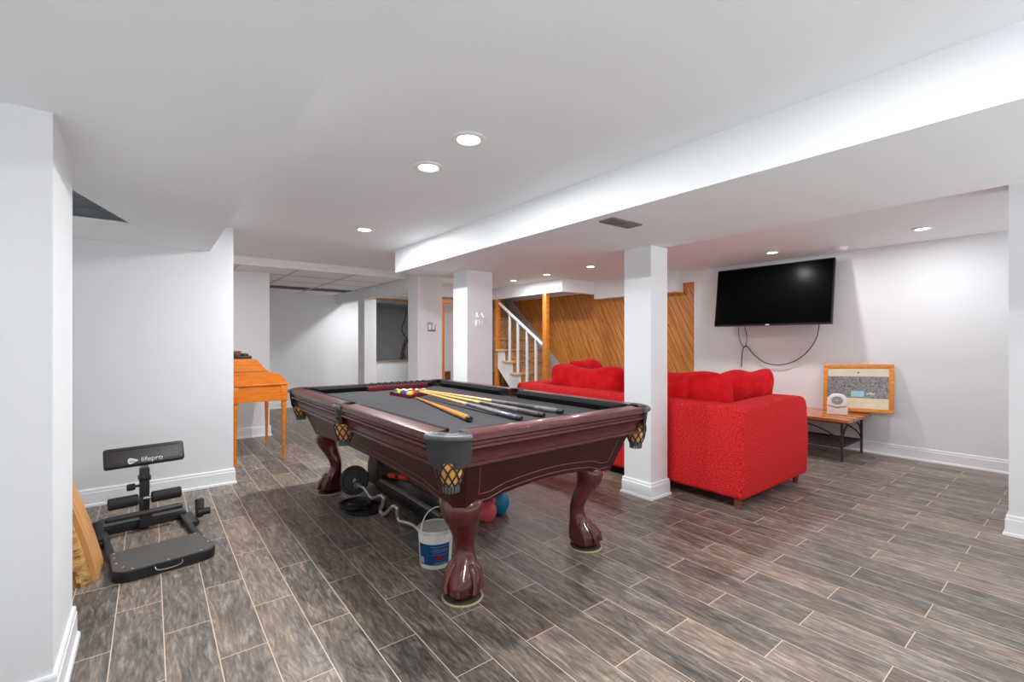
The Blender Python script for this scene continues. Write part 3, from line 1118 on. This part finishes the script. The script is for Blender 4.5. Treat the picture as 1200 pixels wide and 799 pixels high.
soft(B(), .03, 0.03, .08, w - .03, l - .03, .30, .02).build('base', 'red', sf)
soft(B(), 0, .004, .076, .20, l - .004, .70, .035).build('backrest', 'red', sf)
for y0, y1 in ((0, .20), (l - .20, l)):
    b = B()
    prof = []
    # arm side profile: level at the back, gently raised then rounded at the front
    pr = [(.002, .075), (.002, .665), (.02, .69), (.05, .70), (.55, .706), (w - .16, .712), (w - .08, .705), (w - .03, .68), (w, .62), (w + .004, .35), (w - .004, .075)]
    b.prism([(x, y0, z) for x, z in pr], (0, y1 - y0, 0), .028, 4)
    b.build('armrest', 'red', sf, 50)
for k in range(2):
    a = .225 + k * (l - .45) / 2
    soft(B(), .205, a + .004, .301, w - .02, a + (l - .45) / 2 - .004, .45, .04).build('seat_cushion', 'redc', sf)
for x in (.06, w - .075):
    for y in (.065, l - .065):
        B().lathe([(0, 0), (.016, 0), (.030, .078), (0, .078)], (x, y, 0), 20).build('leg', 'legwood', sf)


def pillow(name, label, loc, size, rot, group, m='redc', puff=1.0, dent=.0, seed=0, cat='cushion'):
    """soft cushion: a pinched box, size = (thickness, width, height)"""
    rnd = random.Random(seed)
    tx, wy, hz = size
    n, mrow = 22, 16
    ph = [rnd.uniform(0, 6) for _ in range(6)]

    def shape(u, v, sgn):
        e = (max(0, 1 - abs(u) ** 3.2) ** .5) * (max(0, 1 - abs(v) ** 3.2) ** .5)
        th = tx / 2 * (e ** .8) * puff
        th *= 1 + .10 * math.sin(3.1 * u + ph[0]) * math.sin(2.3 * v + ph[1])
        th += .010 * e * math.sin(9 * u + 5 * v + ph[2]) * math.sin(4 * v + ph[3])
        pin = 1 - .05 * (1 - abs(v) ** 2) * (abs(u) > .0) * abs(u) ** 2
        y = u * wy / 2 * (1 - .07 * abs(v) ** 5)
        z = v * hz / 2 * (1 - .16 * abs(u) ** 5) - dent * (1 - u * u) * (1 + v) / 2 + .012 * math.sin(5 * u + ph[4]) * (1 + v) / 2
        return Vector((sgn * th, y * 1.0, z))
    b = B()
    F = {}
    for sgn in (1, -1):
        for i in range(n + 1):
            for j in range(mrow + 1):
                u, v = -1 + 2 * i / n, -1 + 2 * j / mrow
                edge = i in (0, n) or j in (0, mrow)
                if edge and (i, j, 0) in F:
                    F[(i, j, sgn)] = F[(i, j, 0)]
                    continue
                vv = b.bm.verts.new(shape(u, v, sgn))
                F[(i, j, sgn)] = vv
                if edge:
                    F[(i, j, 0)] = vv
        for i in range(n):
            for j in range(mrow):
                q = [F[(i, j, sgn)], F[(i + 1, j, sgn)], F[(i + 1, j + 1, sgn)], F[(i, j + 1, sgn)]]
                b.bm.faces.new(q if sgn > 0 else q[::-1])
    o = b.build(name, m, None, 180, loc)
    o.rotation_euler = rot
    md = o.modifiers.new('soft', 'SUBSURF')
    md.levels = md.render_levels = 1
    return tag(o, label, cat, group)


GP = 'loose cushions of the red sofa'
pillow('sofa_cushion', 'long red back cushion, slumped, on the stair end of the sofa', (3.44, 3.175, .705), (.24, .98, .47), (0, R(-9), 0), GP, seed=2, dent=.05)
pillow('sofa_cushion', 'long red back cushion behind the front column, reaching the near sofa arm', (3.44, 2.185, .695), (.24, .98, .46), (0, R(-9), 0), GP, seed=5, dent=.02)
pillow('sofa_cushion', 'red pillow propped inside the near arm of the sofa, before the television wall', (3.86, 1.83, .71), (.20, .62, .46), (R(0), R(-10), R(78)), GP, seed=9, dent=.03)
pillow('sofa_cushion', 'red pillow at the far sofa arm, peeking over the slumped cushion', (3.86, 3.56, .72), (.20, .60, .46), (R(0), R(10), R(100)), GP, seed=11)

# ------------------------------------------------------------------ television and cables
tv = thing('television', 'large black wall mounted flat television tilted slightly downward', 'television', (5.83, 2.39, 1.68))
Mtv = Matrix.Translation((-.155, 0, 0)) @ Matrix.Rotation(R(8), 4, 'Y')
hw_, hh_ = .64, .357
B().box(-.012, -hw_, -hh_, .03, hw_, hh_, .004, M=Mtv).build('casing', 'bezel', tv)
B().box(-.0135, -hw_ + .012, -hh_ + .018, -.011, hw_ - .012, hh_ - .012, M=Mtv).build('screen', 'screen', tv, smooth=0)
B().box(-.0145, -.022, -hh_ + .003, -.012, .022, -hh_ + .012, M=Mtv).build('emblem', 'silver', tv, smooth=0)
b = B()
b.box(-.02, -.30, -.22, -.001, .30, -.17)
b.box(-.02, -.30, .17, -.001, .30, .22)
b.box(-.12, -.22, -.25, -.02, -.17, .25, M=Matrix.Rotation(R(4), 4, 'Y'))
b.box(-.12, .17, -.25, -.02, .22, .25, M=Matrix.Rotation(R(4), 4, 'Y'))
b.build('wall_bracket', 'blackm', tv, smooth=0)


def spline(pts, n=8):
    P_ = [Vector(p) for p in pts]
    out = []
    for i in range(len(P_) - 1):
        a, b_, c, d = P_[max(i - 1, 0)], P_[i], P_[i + 1], P_[min(i + 2, len(P_) - 1)]
        for k in range(n):
            t_ = k / n
            out.append(.5 * ((2 * b_) + (c - a) * t_ + (2 * a - 5 * b_ + 4 * c - d) * t_ * t_ + (3 * b_ - a - 3 * c + d) * t_ ** 3))
    out.append(P_[-1])
    return out


def on_tvwall(px, py, X=5.80):
    c, s = math.cos(R(38.04)), math.sin(R(38.04))
    r = (px - 600) / 542
    d = X / (s + r * c)
    return (X, (c - r * s) * d, 1.146 - (py - 399.5) / 542 * d)


t = B().tube(spline([on_tvwall(*q) for q in ((960, 380), (957, 395), (948, 410), (933, 422), (915, 427.5), (897, 425), (884, 416), (875.5, 406), (871, 408), (869.3, 420), (869, 430))]), .0055, 8).build('power_cord', 'cable')
tag(t, 'black cord looping in a wide sag below the television', 'cord', 'cords under the television')
t = B().tube(spline([on_tvwall(*q) for q in ((865.5, 383), (866, 393), (868.5, 402), (872.5, 407), (875, 400), (874.5, 390), (872.5, 383))]), .004, 8).build('power_cord', 'cable')
tag(t, 'thin black cord making a short narrow loop under the television', 'cord', 'cords under the television')

# ------------------------------------------------------------------ coffee table with picture and clock radio
ct = thing('coffee_table', 'wood topped coffee table on dark iron frame beneath the television', 'coffee table', (5.47, 2.16, 0))
cx0, cx1, cy0, cy1 = -.35, .335, -.70, .70
b = B()
for i in range(4):
    a = cx0 + (cx1 - cx0) * i / 4
    b.box(a + .0008, cy0, .375, a + (cx1 - cx0) / 4 - .0008, cy1, .405, .0012)
b.build('tabletop', 'slabw', ct)
for x in (-.29, .285):
    for y in (-.63, .63):
        B().tube([(x, y, 0), (x, y, .008), (x, y, .375)], [.017, .0115, .0115], 12).build('leg', 'iron', ct)
b = B()
for y in (-.63, .63):
    for sgn in (1,):
        b.tube(spline([(-.29, y, .16), (-.27, y, .22), (-.2, y, .30), (-.08, y, .352), (0, y, .36), (.08, y, .352), (.2, y, .30), (.265, y, .22), (.285, y, .16)]), .007, 8)
    b.tube([(-.29, y, .365), (.285, y, .365)], .008, 8)
    b.tube([(-.29, y, .135), (.285, y, .135)], .008, 8)
for x in (-.29, .285):
    b.tube(spline([(x, -.63, .16), (x, -.56, .24), (x, -.36, .32), (x, 0, .36), (x, .36, .32), (x, .56, .24), (x, .63, .16)]), .007, 8)
    b.tube([(x, -.63, .135), (x, .63, .135)], .008, 8)
    b.tube([(x, -.63, .365), (x, .63, .365)], .008, 8)
b.build('iron_frame', 'iron', ct)
b = B()
for i in range(9):
    x = -.26 + i * .0648
    b.box(x - .008, -.63, .128, x + .008, .63, .136)
b.build('shelf', 'iron', ct, smooth=0)
pf = thing('framed_picture', 'orange framed crowd photograph leaning on the wall atop the coffee table', 'picture', (5.70, 1.555, .4215))
Mp = Matrix.Rotation(R(12.5), 4, 'Y') @ Matrix.Rotation(R(-2.6), 4, 'X')
W2, H2, fwid = .30, .49, .036
b = B()
b.box(-.011, -W2, 0, .011, W2, fwid, .002, M=Mp)
b.box(-.011, -W2, H2 - fwid, .011, W2, H2, .002, M=Mp)
b.box(-.011, -W2, fwid, .011, -W2 + fwid, H2 - fwid, .002, M=Mp)
b.box(-.011, W2 - fwid, fwid, .011, W2, H2 - fwid, .002, M=Mp)
b.build('frame', 'oak', pf)
B().box(-.003, -W2 + fwid, fwid, .003, W2 - fwid, H2 - fwid, M=Mp).build('print', 'beige', pf, smooth=0)
B().box(-.004, -W2 + fwid, fwid + .105, -.0031, W2 - fwid, H2 - .125, M=Mp).build('crowd_band', 'crowd', pf, smooth=0)
B().box(-.004, -W2 + fwid, fwid, -.0031, W2 - fwid, fwid + .105, M=Mp).build('court_band', 'court', pf, smooth=0)
B().box(-.0055, -.06, .155, -.0042, .05, .215, M=Mp).build('banner', 'cyan', pf, smooth=0)
b = B()
for i in range(4):
    b.box(-.0055, -.095 - i * .017, .178 + (i % 2) * .004, -.0042, -.082 - i * .017, .196 + (i % 3) * .003, M=Mp)
b.build('caption', 'silver', pf, smooth=0)
B().lathe([(0, -.0055), (.008, -.0055), (.008, -.0042), (0, -.0042)], n=14, axis='x', M=Mp @ Matrix.Translation((0, -.01, H2 - .085))).build('scoreboard_dot', 'black', pf)
cr = thing('desk_fan', 'small white round-topped fan with circular grille before the framed picture', 'fan', (5.47, 1.655, .4065), R(14))
pr = [(-.085, 0), (-.085, .115), (-.082, .15), (-.068, .18), (-.045, .20), (0, .208), (.045, .20), (.068, .18), (.082, .15), (.085, .115), (.085, 0)]
B().prism([(-.05, y, z) for y, z in pr], (.10, 0, 0), .008, 3).build('body', 'white', cr, 50)
b = B()
for r in (.046, .038, .030, .022, .014):
    b.tube([(-.052, r * math.cos(a), .145 + r * .82 * math.sin(a)) for a in [2 * PI * i / 32 for i in range(32)]], .0022, 6, closed=True)
b.build('grille', 'grey', cr)
B().prism([(-.054, -.08, .098), (-.054, -.08, .088), (-.054, 0, .066), (-.054, .08, .088), (-.054, .08, .098), (-.054, 0, .082)], (.006, 0, 0)).build('band', 'grey', cr, smooth=0)

# ------------------------------------------------------------------ roll-top desk in the alcove
dk = thing('roll_top_desk', 'orange pine roll-top desk with curved sides standing in the alcove', 'desk', (0, 0, 0))
DY0, DY1 = 4.87, 5.76
S_ = [(.585, .742), (.585, .98), (.765, .98), (.785, .972), (.81, .945), (.84, .905), (.87, .870), (.90, .852), (.94, .842), (.98, .826), (1.015, .795), (1.038, .76), (1.045, .742)]
for y in (DY0 + .012, DY1 - .032):
    b = B()
    b.prism([(x, y, z) for x, z in S_], (0, .02, 0))
    o = b.build('side_panel', 'oakx', dk, smooth=0)
B().box(.59, DY0 + .0095, .858, .885, DY0 + .0118, .861).build('plank_seam', 'darkbrown', dk, smooth=0)
top = S_[2:]
b = B()
b.sheet([[(x - .004, DY0 + .033, z - .004) for x, z in top], [(x - .004, DY1 - .033, z - .004) for x, z in top]], -.012)
b.build('tambour', 'oakx', dk, 20)
b = B()
b.box(.586, DY0 + .034, .742, .60, DY1 - .034, .975)
b.box(.60, DY0 + .034, .962, .762, DY1 - .034, .978)
b.build('back_panel', 'oakx', dk, smooth=0)
B().box(.575, DY0 - .012, .725, 1.075, DY1 + .012, .741, .006).build('desktop', 'oakx', dk)
for y0, y1 in ((DY0 + .006, DY0 + .022), (DY1 - .022, DY1 - .006)):
    B().box(.64, y0, .575, 1.0, y1, .724).build('apron', 'oakx', dk, smooth=0)
d_ = B().box(1.022, DY0 + .06, .58, 1.042, DY1 - .06, .722, .003).build('drawer', 'oakx', dk)
B().lathe([(0, 0), (.008, 0), (.008, .012), (.016, .018), (.016, .026), (0, .030)], (1.042, (DY0 + DY1) / 2, .65), 16, 'x').build('knob', 'oakx', d_)
B().box(.59, DY0 + .06, .58, .606, DY1 - .06, .722).build('apron', 'oakx', dk, smooth=0)
for x in (.612, 1.02):
    for y in (DY0 + .028, DY1 - .028):
        b = B()
        b.box(x - .028, y - .028, .57, x + .028, y + .028, .724, .003)
        b.lathe([(0, 0), (.0125, 0), (.015, .25), (.021, .50), (.024, .54), (.020, .552), (.024, .565), (.024, .572), (0, .572)], (x, y, 0), 20)
        b.build('leg', 'oakx', dk)
t = thing('gadget_tray', 'black tray of small dark parts on top of the orange desk', 'tray', (.68, 5.02, .9805))
B().box(-.085, -.08, 0, .075, .10, .026, .004).build('tray', 'black', t)
b = B()
for i in range(9):
    a, q = random.uniform(-.07, .06), random.uniform(-.05, .07)
    b.box(a - .012, q - .012, .026, a + .012, q + .012, .026 + random.uniform(.008, .026), .002)
b.build('loose_parts', 'blackm', t)
t = thing('small_box', 'small brown wooden box behind the black tray on the orange desk', 'box', (.64, 5.22, .9805))
B().box(-.05, -.06, 0, .055, .06, .056, .003).build('body', 'brownbox', t)
B().box(-.053, -.063, .056, .058, .063, .068, .003).build('lid', 'legwood', t)

# ------------------------------------------------------------------ sissy-squat machine
sq = thing('squat_machine', 'black squat exercise machine with footplate, foam rollers and lettered pad', 'exercise machine', (.052, 3.035, 0), R(7.5))


def rounded_plate(hx, y0, y1, r, n=8):
    pts = []
    for cx, cy, a0 in ((hx - r, y0 + r, -90),):
        pts += [(cx + r * math.cos(R(a0 + 90 * i / n)), cy + r * math.sin(R(a0 + 90 * i / n))) for i in range(n + 1)]
    pts += [(hx - .03, y1), (-hx + .01, y1)]
    pts += [(-hx + r + r * math.cos(R(180 + 90 * i / n)), y0 + r + r * math.sin(R(180 + 90 * i / n))) for i in range(n + 1)]
    return pts


pp = rounded_plate(.212, -.17, .135, .07)
B().prism([(x, y, .002) for x, y in pp], (0, 0, .046), .003, 2).build('footplate', 'black', sq, 40)
B().prism([(x * .985, -.017 + (y + .017) * .975, .0485) for x, y in pp], (0, 0, .006)).build('rubber_mat', 'mat_', sq, 40)
b = B()
for x, y in ((-.19, -.03), (-.19, .05), (-.185, .115), (-.14, -.148), (.0, -.160), (.14, -.148), (.192, -.05), (.192, .04), (.165, .118), (.0, .122), (-.17, -.10)):
    b.lathe([(0, 0), (.0065, 0), (.005, .003), (0, .0035)], (x, y, .0545), 10)
b.build('rivets', 'steel', sq)
B().tube(spline([(-.055, -.169, .04), (-.05, -.186, .030), (-.02, -.193, .026), (.02, -.193, .026), (.05, -.186, .030), (.055, -.169, .04)], 4), .0025, 6).build('wire_handle', 'steel', sq)
for x in (-.205, .175):
    B().box(x, .12, .008, x + .03, .66, .034, .003).build('side_rail', 'blackm', sq)
B().box(-.225, .60, .003, .215, .80, .045, .004).build('rear_base', 'blackm', sq)
B().box(-.20, .615, .046, .20, .785, .052, .002).build('rear_mat', 'mat_', sq)
B().box(-.19, .535, .088, .185, .575, .118, .012, 3).build('heel_bar', 'vinyl', sq)
b = B()
b.box(-.03, .545, .03, .03, .565, .09)
b.box(-.03, .545, .02, .03, .62, .04)
b.build('bracket', 'blackm', sq, smooth=0)
B().box(-.24, .40, .006, -.20, .62, .032, .003).build('bracket', 'blackm', sq, smooth=0)
B().box(.20, .40, .006, .245, .62, .032, .003).build('bracket', 'blackm', sq, smooth=0)
for x, y in ((-.222, .42), (.262, .47)):
    s_ = -1 if x < 0 else 1
    B().tube([(x, y, .026), (x, y + .005, .04), (x + s_ * .006, y + .05, .125), (x + s_ * .006, y + .052, .132)], [.012, .024, .026, .018], 16).build('ankle_roller', 'foam', sq)
B().tube([(.25, .47, .06), (.315, .46, .062)], .022, 16).build('adjusting_knob', 'black', sq)
b = B()
b.box(-.010, .70, .045, .038, .75, .34, .003)
b.box(-.016, .693, .265, .044, .757, .295, .003)
b.build('post', 'blackm', sq)
B().box(-.005, .705, .34, .033, .745, .372, .003).build('inner_post', 'steel', sq)
B().tube([(-.012, .715, .235), (-.034, .712, .235), (-.036, .712, .235), (-.072, .708, .235), (-.074, .708, .235)], [.008, .008, .021, .021, .016], 10).build('knob', 'black', sq)
for x0, x1 in ((-.165, -.02), (.045, .20)):
    B().tube([(x0, .69, .155), (x0 + .004, .69, .155), (x1 - .004, .69, .155), (x1, .69, .155)], [.028, .035, .035, .028], 22).build('calf_roller', 'foam', sq)
B().tube([(-.02, .69, .155), (.045, .69, .155)], .012, 12).build('roller_axle', 'steel', sq)
B().box(-.015, .665, .05, .003, .715, .168, .003).build('roller_bracket', 'blackm', sq)
Mpad = Matrix.Translation((0, .70, .425)) @ Matrix.Rotation(R(-28), 4, 'X')
B().box(-.185, -.026, -.062, .215, .022, .062, .014, 4, M=Mpad).build('thigh_pad', 'vinyl', sq)
B().box(-.15, .022, -.04, .19, .032, .04, .002, M=Mpad).build('pad_board', 'blackm', sq)
b = B()
b.tube([tuple(Mpad @ Vector((x, -.0268, z))) for x, z in [(-.16, -.042), (.19, -.042), (.19, .042), (-.16, .042)]], .0016, 6, closed=True)
b.build('stitching', 'black', sq)


def text(body, size, parent, M, m, name='lettering', bold=0.0):
    c = bpy.data.curves.new(name, 'FONT')
    c.body = body
    c.size = size
    c.align_x = 'CENTER'
    c.align_y = 'CENTER'
    c.extrude = .0006
    c.offset = bold
    c.materials.append(MT[m])
    o = bpy.data.objects.new(name, c)
    C.objects.link(o)
    me = bpy.data.meshes.new_from_object(o)
    bpy.data.objects.remove(o)
    o = bpy.data.objects.new(name, me)
    C.objects.link(o)
    o.parent = parent
    o.matrix_local = M
    return o


text('lifepro', .042, sq, Mpad @ Matrix.Translation((.045, -.0272, -.034)) @ Matrix.Rotation(R(90), 4, 'X'), 'silver')
b = B()
pk = [(-.030, .0), (-.028, .012), (-.020, .019), (-.008, .016), (.018, .004), (.021, 0), (.018, -.004), (-.008, -.016), (-.020, -.019), (-.028, -.012)]
b.prism([tuple(Mpad @ Vector((x - .045, -.0264, z - .034))) for x, z in pk], tuple((Mpad.to_3x3() @ Vector((0, -.0014, 0)))))
em = b.build('emblem', 'silver', sq, smooth=0)
b = B()
for x in (-.014, -.005, .004):
    b.box(x - .053 + .003, -.0284, -.034 - .008 + abs(x + .005) * .3, x - .053 + .006, -.0276, -.034 + .008 - abs(x + .005) * .3, M=Mpad)
b.build('emblem_bars', 'black', em, smooth=0)

# ------------------------------------------------------------------ live-edge slab leaning behind the pillar
sb = thing('wood_slab', 'tan live-edge wood slab leaning on end beside the squat machine', 'wood slab', (-.222, 2.985, 0), R(-4))
rings = []
rr = random.Random(3)
NZ = 30
for i in range(NZ + 1):
    f = i / NZ
    z = .79 * f
    lean = -.235 * f ** 1.25
    x1 = .022 + lean
    th = .085 + .010 * math.sin(f * 17) + rr.uniform(-.005, .005)
    depth = (.17 if f < .5 else .17 * (1 - ((f - .5) / .52) ** 1.7)) + .012
    rings.append((x1, th, z, depth))
b = B()
b.ring_loft([[(x1, 0.0, z), (x1, d, z), (x1 - .02, d, z), (x1 - .02, 0, z)] for x1, th, z, d in rings])
b.build('planed_face', 'slab', sb, 40)
b = B()
rr = random.Random(5)
loops = []
for i, (x1, th, z, d) in enumerate(rings):
    n = 9
    loop = [(x1 - .021, d * .9, z)]
    loop += [(x1 - .02 - th * j / n, -.018 - .030 * math.sin(PI * min(1, j / n * 1.1)) - .014 * abs(math.sin(i * 1.13 + .25 * j)) + rr.uniform(-.006, .006), z + rr.uniform(-.004, .004)) for j in range(n + 1)]
    loop += [(x1 - .02 - th, d * .9, z)]
    loops.append(loop)
b.ring_loft(loops)
b.build('bark_edge', 'bark', sb, 25)

# ------------------------------------------------------------------ things on the floor under the table
bk = thing('bucket', 'white lidded plastic bucket with blue label behind the nearest table leg', 'bucket', (1.165, 2.13, 0), 0)
B().lathe([(0, 0), (.078, 0), (.080, .004), (.090, .178), (0, .178)], n=40).build('tub', 'white', bk)
B().lathe([(.0, .178), (.093, .172), (.095, .176), (.095, .188), (.091, .192), (.084, .187), (0, .187)], n=40).build('lid', 'lidw', bk)
lb = []
for z, r in ((.022, .0817), (.128, .0879)):
    lb.append([(r * math.cos(a), r * math.sin(a), z) for a in [R(175 + 118 * i / 24) for i in range(25)]])
o = B().sheet(lb, -.0008).build('label', 'blue', bk, 60)


def on_bucket(az, z, out=.0016):
    r = .0804 + (.0096) * (z / .178) + out
    return (r * math.cos(R(az)), r * math.sin(R(az)), z)


b = B()
for z, a0, a1, h in ((.114, 225, 285, .0022), (.102, 232, 280, .0016), (.094, 228, 284, .0016), (.086, 232, 282, .0016), (.074, 226, 286, .0014), (.028, 232, 282, .0022), (.034, 236, 278, .0014)):
    b.sheet([[on_bucket(a0 + (a1 - a0) * i / 10, z) for i in range(11)], [on_bucket(a0 + (a1 - a0) * i / 10, z + h) for i in range(11)]], -.0005)
b.sheet([[on_bucket(181 + 18 * i / 4, .03) for i in range(5)], [on_bucket(181 + 18 * i / 4, .06) for i in range(5)]], -.0005)
b.build('print_lines', 'silver', o)
b = B()
b.sheet([[on_bucket(238 + 30 * i / 8, .046 + .004 * i / 8, .0018) for i in range(9)], [on_bucket(240 + 32 * i / 8, .064 + .005 * i / 8, .0018) for i in range(9)]], -.0005)
b.build('logo_patch', 'redl', o)
B().tube(spline([(-.093 * math.cos(a) * (1 if True else 1), -.02 + .075 * math.sin(a) * .2, .178 + .11 * math.sin(a)) for a in [PI * i / 10 for i in range(11)]], 3), .003, 8).build('handle', 'white', bk)

for x, y, r, m, lab in ((1.835, 2.50, .078, 'teal', 'teal kettlebell under the table, nearest the front apron opening'), (1.700, 2.435, .064, 'pink', 'smaller coral pink kettlebell beside the teal one')):
    t = thing('kettlebell', lab, 'kettlebell', (x, y, 0), R(25 if m == 'teal' else -35), 'kettlebells under the pool table')
    k = r / .078
    B().lathe([(0, 0), (.045 * k, 0), (.060 * k, .010 * k), (.078 * k, .060 * k), (.074 * k, .095 * k), (.052 * k, .130 * k), (0, .142 * k)], n=30).build('weight', m, t, 60)
    B().tube(spline([(-.042 * k, 0, .115 * k), (-.056 * k, 0, .150 * k), (-.048 * k, 0, .190 * k), (-.02 * k, 0, .206 * k), (.02 * k, 0, .206 * k), (.048 * k, 0, .190 * k), (.056 * k, 0, .150 * k), (.042 * k, 0, .115 * k)], 4), .0145 * k, 12).build('handle', m, t, 60)


def weight_plate(name, label, loc, r, h, rot):
    t = thing('weight_plate', label, 'weight plate', loc, 0, 'weight plates under the pool table')
    t.rotation_euler = rot
    B().lathe([(.028, .004), (.035, 0), (r - .02, 0), (r, .004), (r, h - .004), (r - .006, h), (r - .022, h), (r - .03, h - .008), (.05, h - .008), (.044, h), (.028, h), (.016, h), (.016, 0), (.028, .004)], n=36).build('disc', 'plate', t, 40)
    b = B()
    b.tube([((r * .62) * math.cos(a), (r * .62) * math.sin(a), h - .0075) for a in [2 * PI * i / 30 for i in range(30)]], .0022, 6, closed=True)
    b.build('raised_ring', 'grey' if False else 'plate', t)


weight_plate('a', 'worn iron weight plate lying flat on the floor, bottom of the pair', (1.15, 3.09, .0005), .128, .024, (0, 0, 0))
weight_plate('b', 'iron weight plate lying on top of the flat one', (1.105, 3.15, .026), .112, .022, (0, 0, .5))
weight_plate('c', 'iron weight plate standing tilted on the end of the curl bar', (1.197, 3.425, .112), .106, .026, (R(72), R(0), R(-38)))
MT['bar'] = MT['chrome']
cb_ = thing('curl_bar', 'wavy chrome curl bar lying on the floor beneath the table', 'barbell', (0, 0, 0))
B().tube(spline([(1.2, 3.357, 0.088), (1.2, 3.229, 0.101), (1.21, 3.156, 0.064), (1.21, 3.085, 0.064), (1.2, 2.958, 0.118), (1.2, 2.887, 0.126), (1.2, 2.915, 0.068), (1.2, 2.951, 0.024), (1.2, 2.887, 0.017), (1.208, 2.823, 0.059), (1.216, 2.78, 0.094), (1.223, 2.741, 0.096), (1.231, 2.745, 0.035), (1.239, 2.717, 0.014), (1.246, 2.659, 0.022), (1.254, 2.569, 0.032), (1.262, 2.502, 0.021)], 5), .0125, 12).build('bar', 'chrome', cb_)
B().tube([(1.2, 3.365, .088), (1.2, 3.385, .088)], .024, 16).build('collar', 'steel', cb_)

tm = thing('walking_treadmill', 'low black treadmill platform with grey side rail stored under the table', 'treadmill', (0, 0, 0))
b = B()
b.box(1.36, 2.44, .02, 1.56, 3.42, .085, .01)
b.build('deck', 'black', tm)
B().box(1.395, 2.46, .086, 1.53, 3.38, .092, .002).build('belt', 'vinyl', tm)
for x in (1.365, 1.532):
    B().box(x, 2.46, .086, x + .026, 3.38, .105, .004).build('side_rail', 'greyrail', tm)
pr = [(3.42, .02), (3.405, .10), (3.42, .19), (3.46, .25), (3.53, .275), (3.60, .25), (3.64, .17), (3.65, .02)]
B().prism([(1.37, y, z) for y, z in pr], (.19, 0, 0), .02, 3).build('motor_hood', 'black', tm, 50)
for x in (1.40, 1.53):
    for y in (2.50, 3.32):
        B().lathe([(0, 0), (.02, 0), (.018, .021), (0, .021)], (x, y, 0), 14).build('foot', 'black', tm)
rt = thing('exercise_tube', 'black exercise tube with two red-orange foam grips lying on the treadmill', 'exercise tube', (1.39, 3.335, .130), R(-78))
B().tube([(-.05, 0, .012), (.0, 0, .012), (.34, 0, .045)], .013, 12).build('tube', 'black', rt)
for x0, x1 in ((.06, .15), (.19, .29)):
    B().tube([(x0, 0, .012 + x0 * .1), (x0 + .005, 0, .012 + x0 * .1), (x1 - .005, 0, .012 + x1 * .1), (x1, 0, .012 + x1 * .1)], [.014, .0195, .0195, .014], 16).build('foam_grip', 'orange', rt)

# ------------------------------------------------------------------ small things on the walls
c_, s_c = math.cos(R(38.04)), math.sin(R(38.04))


def at_y(px, py, Y):
    r = (px - 600) / 542
    d = Y / (c_ - r * s_c)
    return ((s_c + r * c_) * d, Y, 1.146 - (py - 399.5) / 542 * d)


p = at_y(505.5, 383, 5.37)
t = thing('switch_plate', 'silver double switch plate on the partition end post', 'switch', (p[0], 5.37, p[2]))
B().box(-.058, -.006, -.058, .058, -.0005, .058, .002).build('cover', 'steel', t)
for x in (-.026, .026):
    B().box(x - .016, -.010, -.035, x + .016, -.006, .035, .002).build('rocker', 'white', t)
p = at_y(562, 379, 3.806)
t = thing('switch_plate', 'white triple switch plate on the rear column', 'switch', (p[0], 3.806, p[2]))
B().box(-.052, -.006, -.032, .052, -.0005, .032, .002).build('cover', 'white', t)
for x in (-.032, 0, .032):
    B().box(x - .011, -.010, -.02, x + .011, -.006, .02, .002).build('rocker', 'trim', t)
for x, lab in ((-.03, 'small white hook above the triple switch plate, stair side away'), (.03, 'small white hook above the triple switch plate, on its stair side')):
    h = B().tube(spline([(p[0] + x, 3.8, p[2] + .10), (p[0] + x, 3.79, p[2] + .07), (p[0] + x, 3.775, p[2] + .058), (p[0] + x, 3.772, p[2] + .075)], 4), .005, 8)
    h.box(p[0] + x - .012, 3.7995, p[2] + .06, p[0] + x + .012, 3.8055, p[2] + .11, .002)
    tag(h.build('wall_hook', 'white'), lab, 'hook', 'white hooks on the rear column')
# hanging cable and scraps in the crawlspace
t = thing('hanging_cable', 'dark loose cable hanging down the crawlspace opening onto its ledge', 'cable', (0, 0, 0))
pa = [at_y(q[0], q[1], 8.9) for q in ((476, 362), (475, 372), (471, 384), (473, 392), (477, 396), (475, 404), (473, 412), (475, 420))]
B().tube(spline(pa, 5), .010, 6).build('cord', 'cable', t)
pa = [at_y(q[0], q[1], 8.9) for q in ((477, 398), (474, 404), (472, 412), (471, 419), (470, 421))]
B().tube(spline(pa, 5), .034, 7).build('bundle', 'bundle', t)
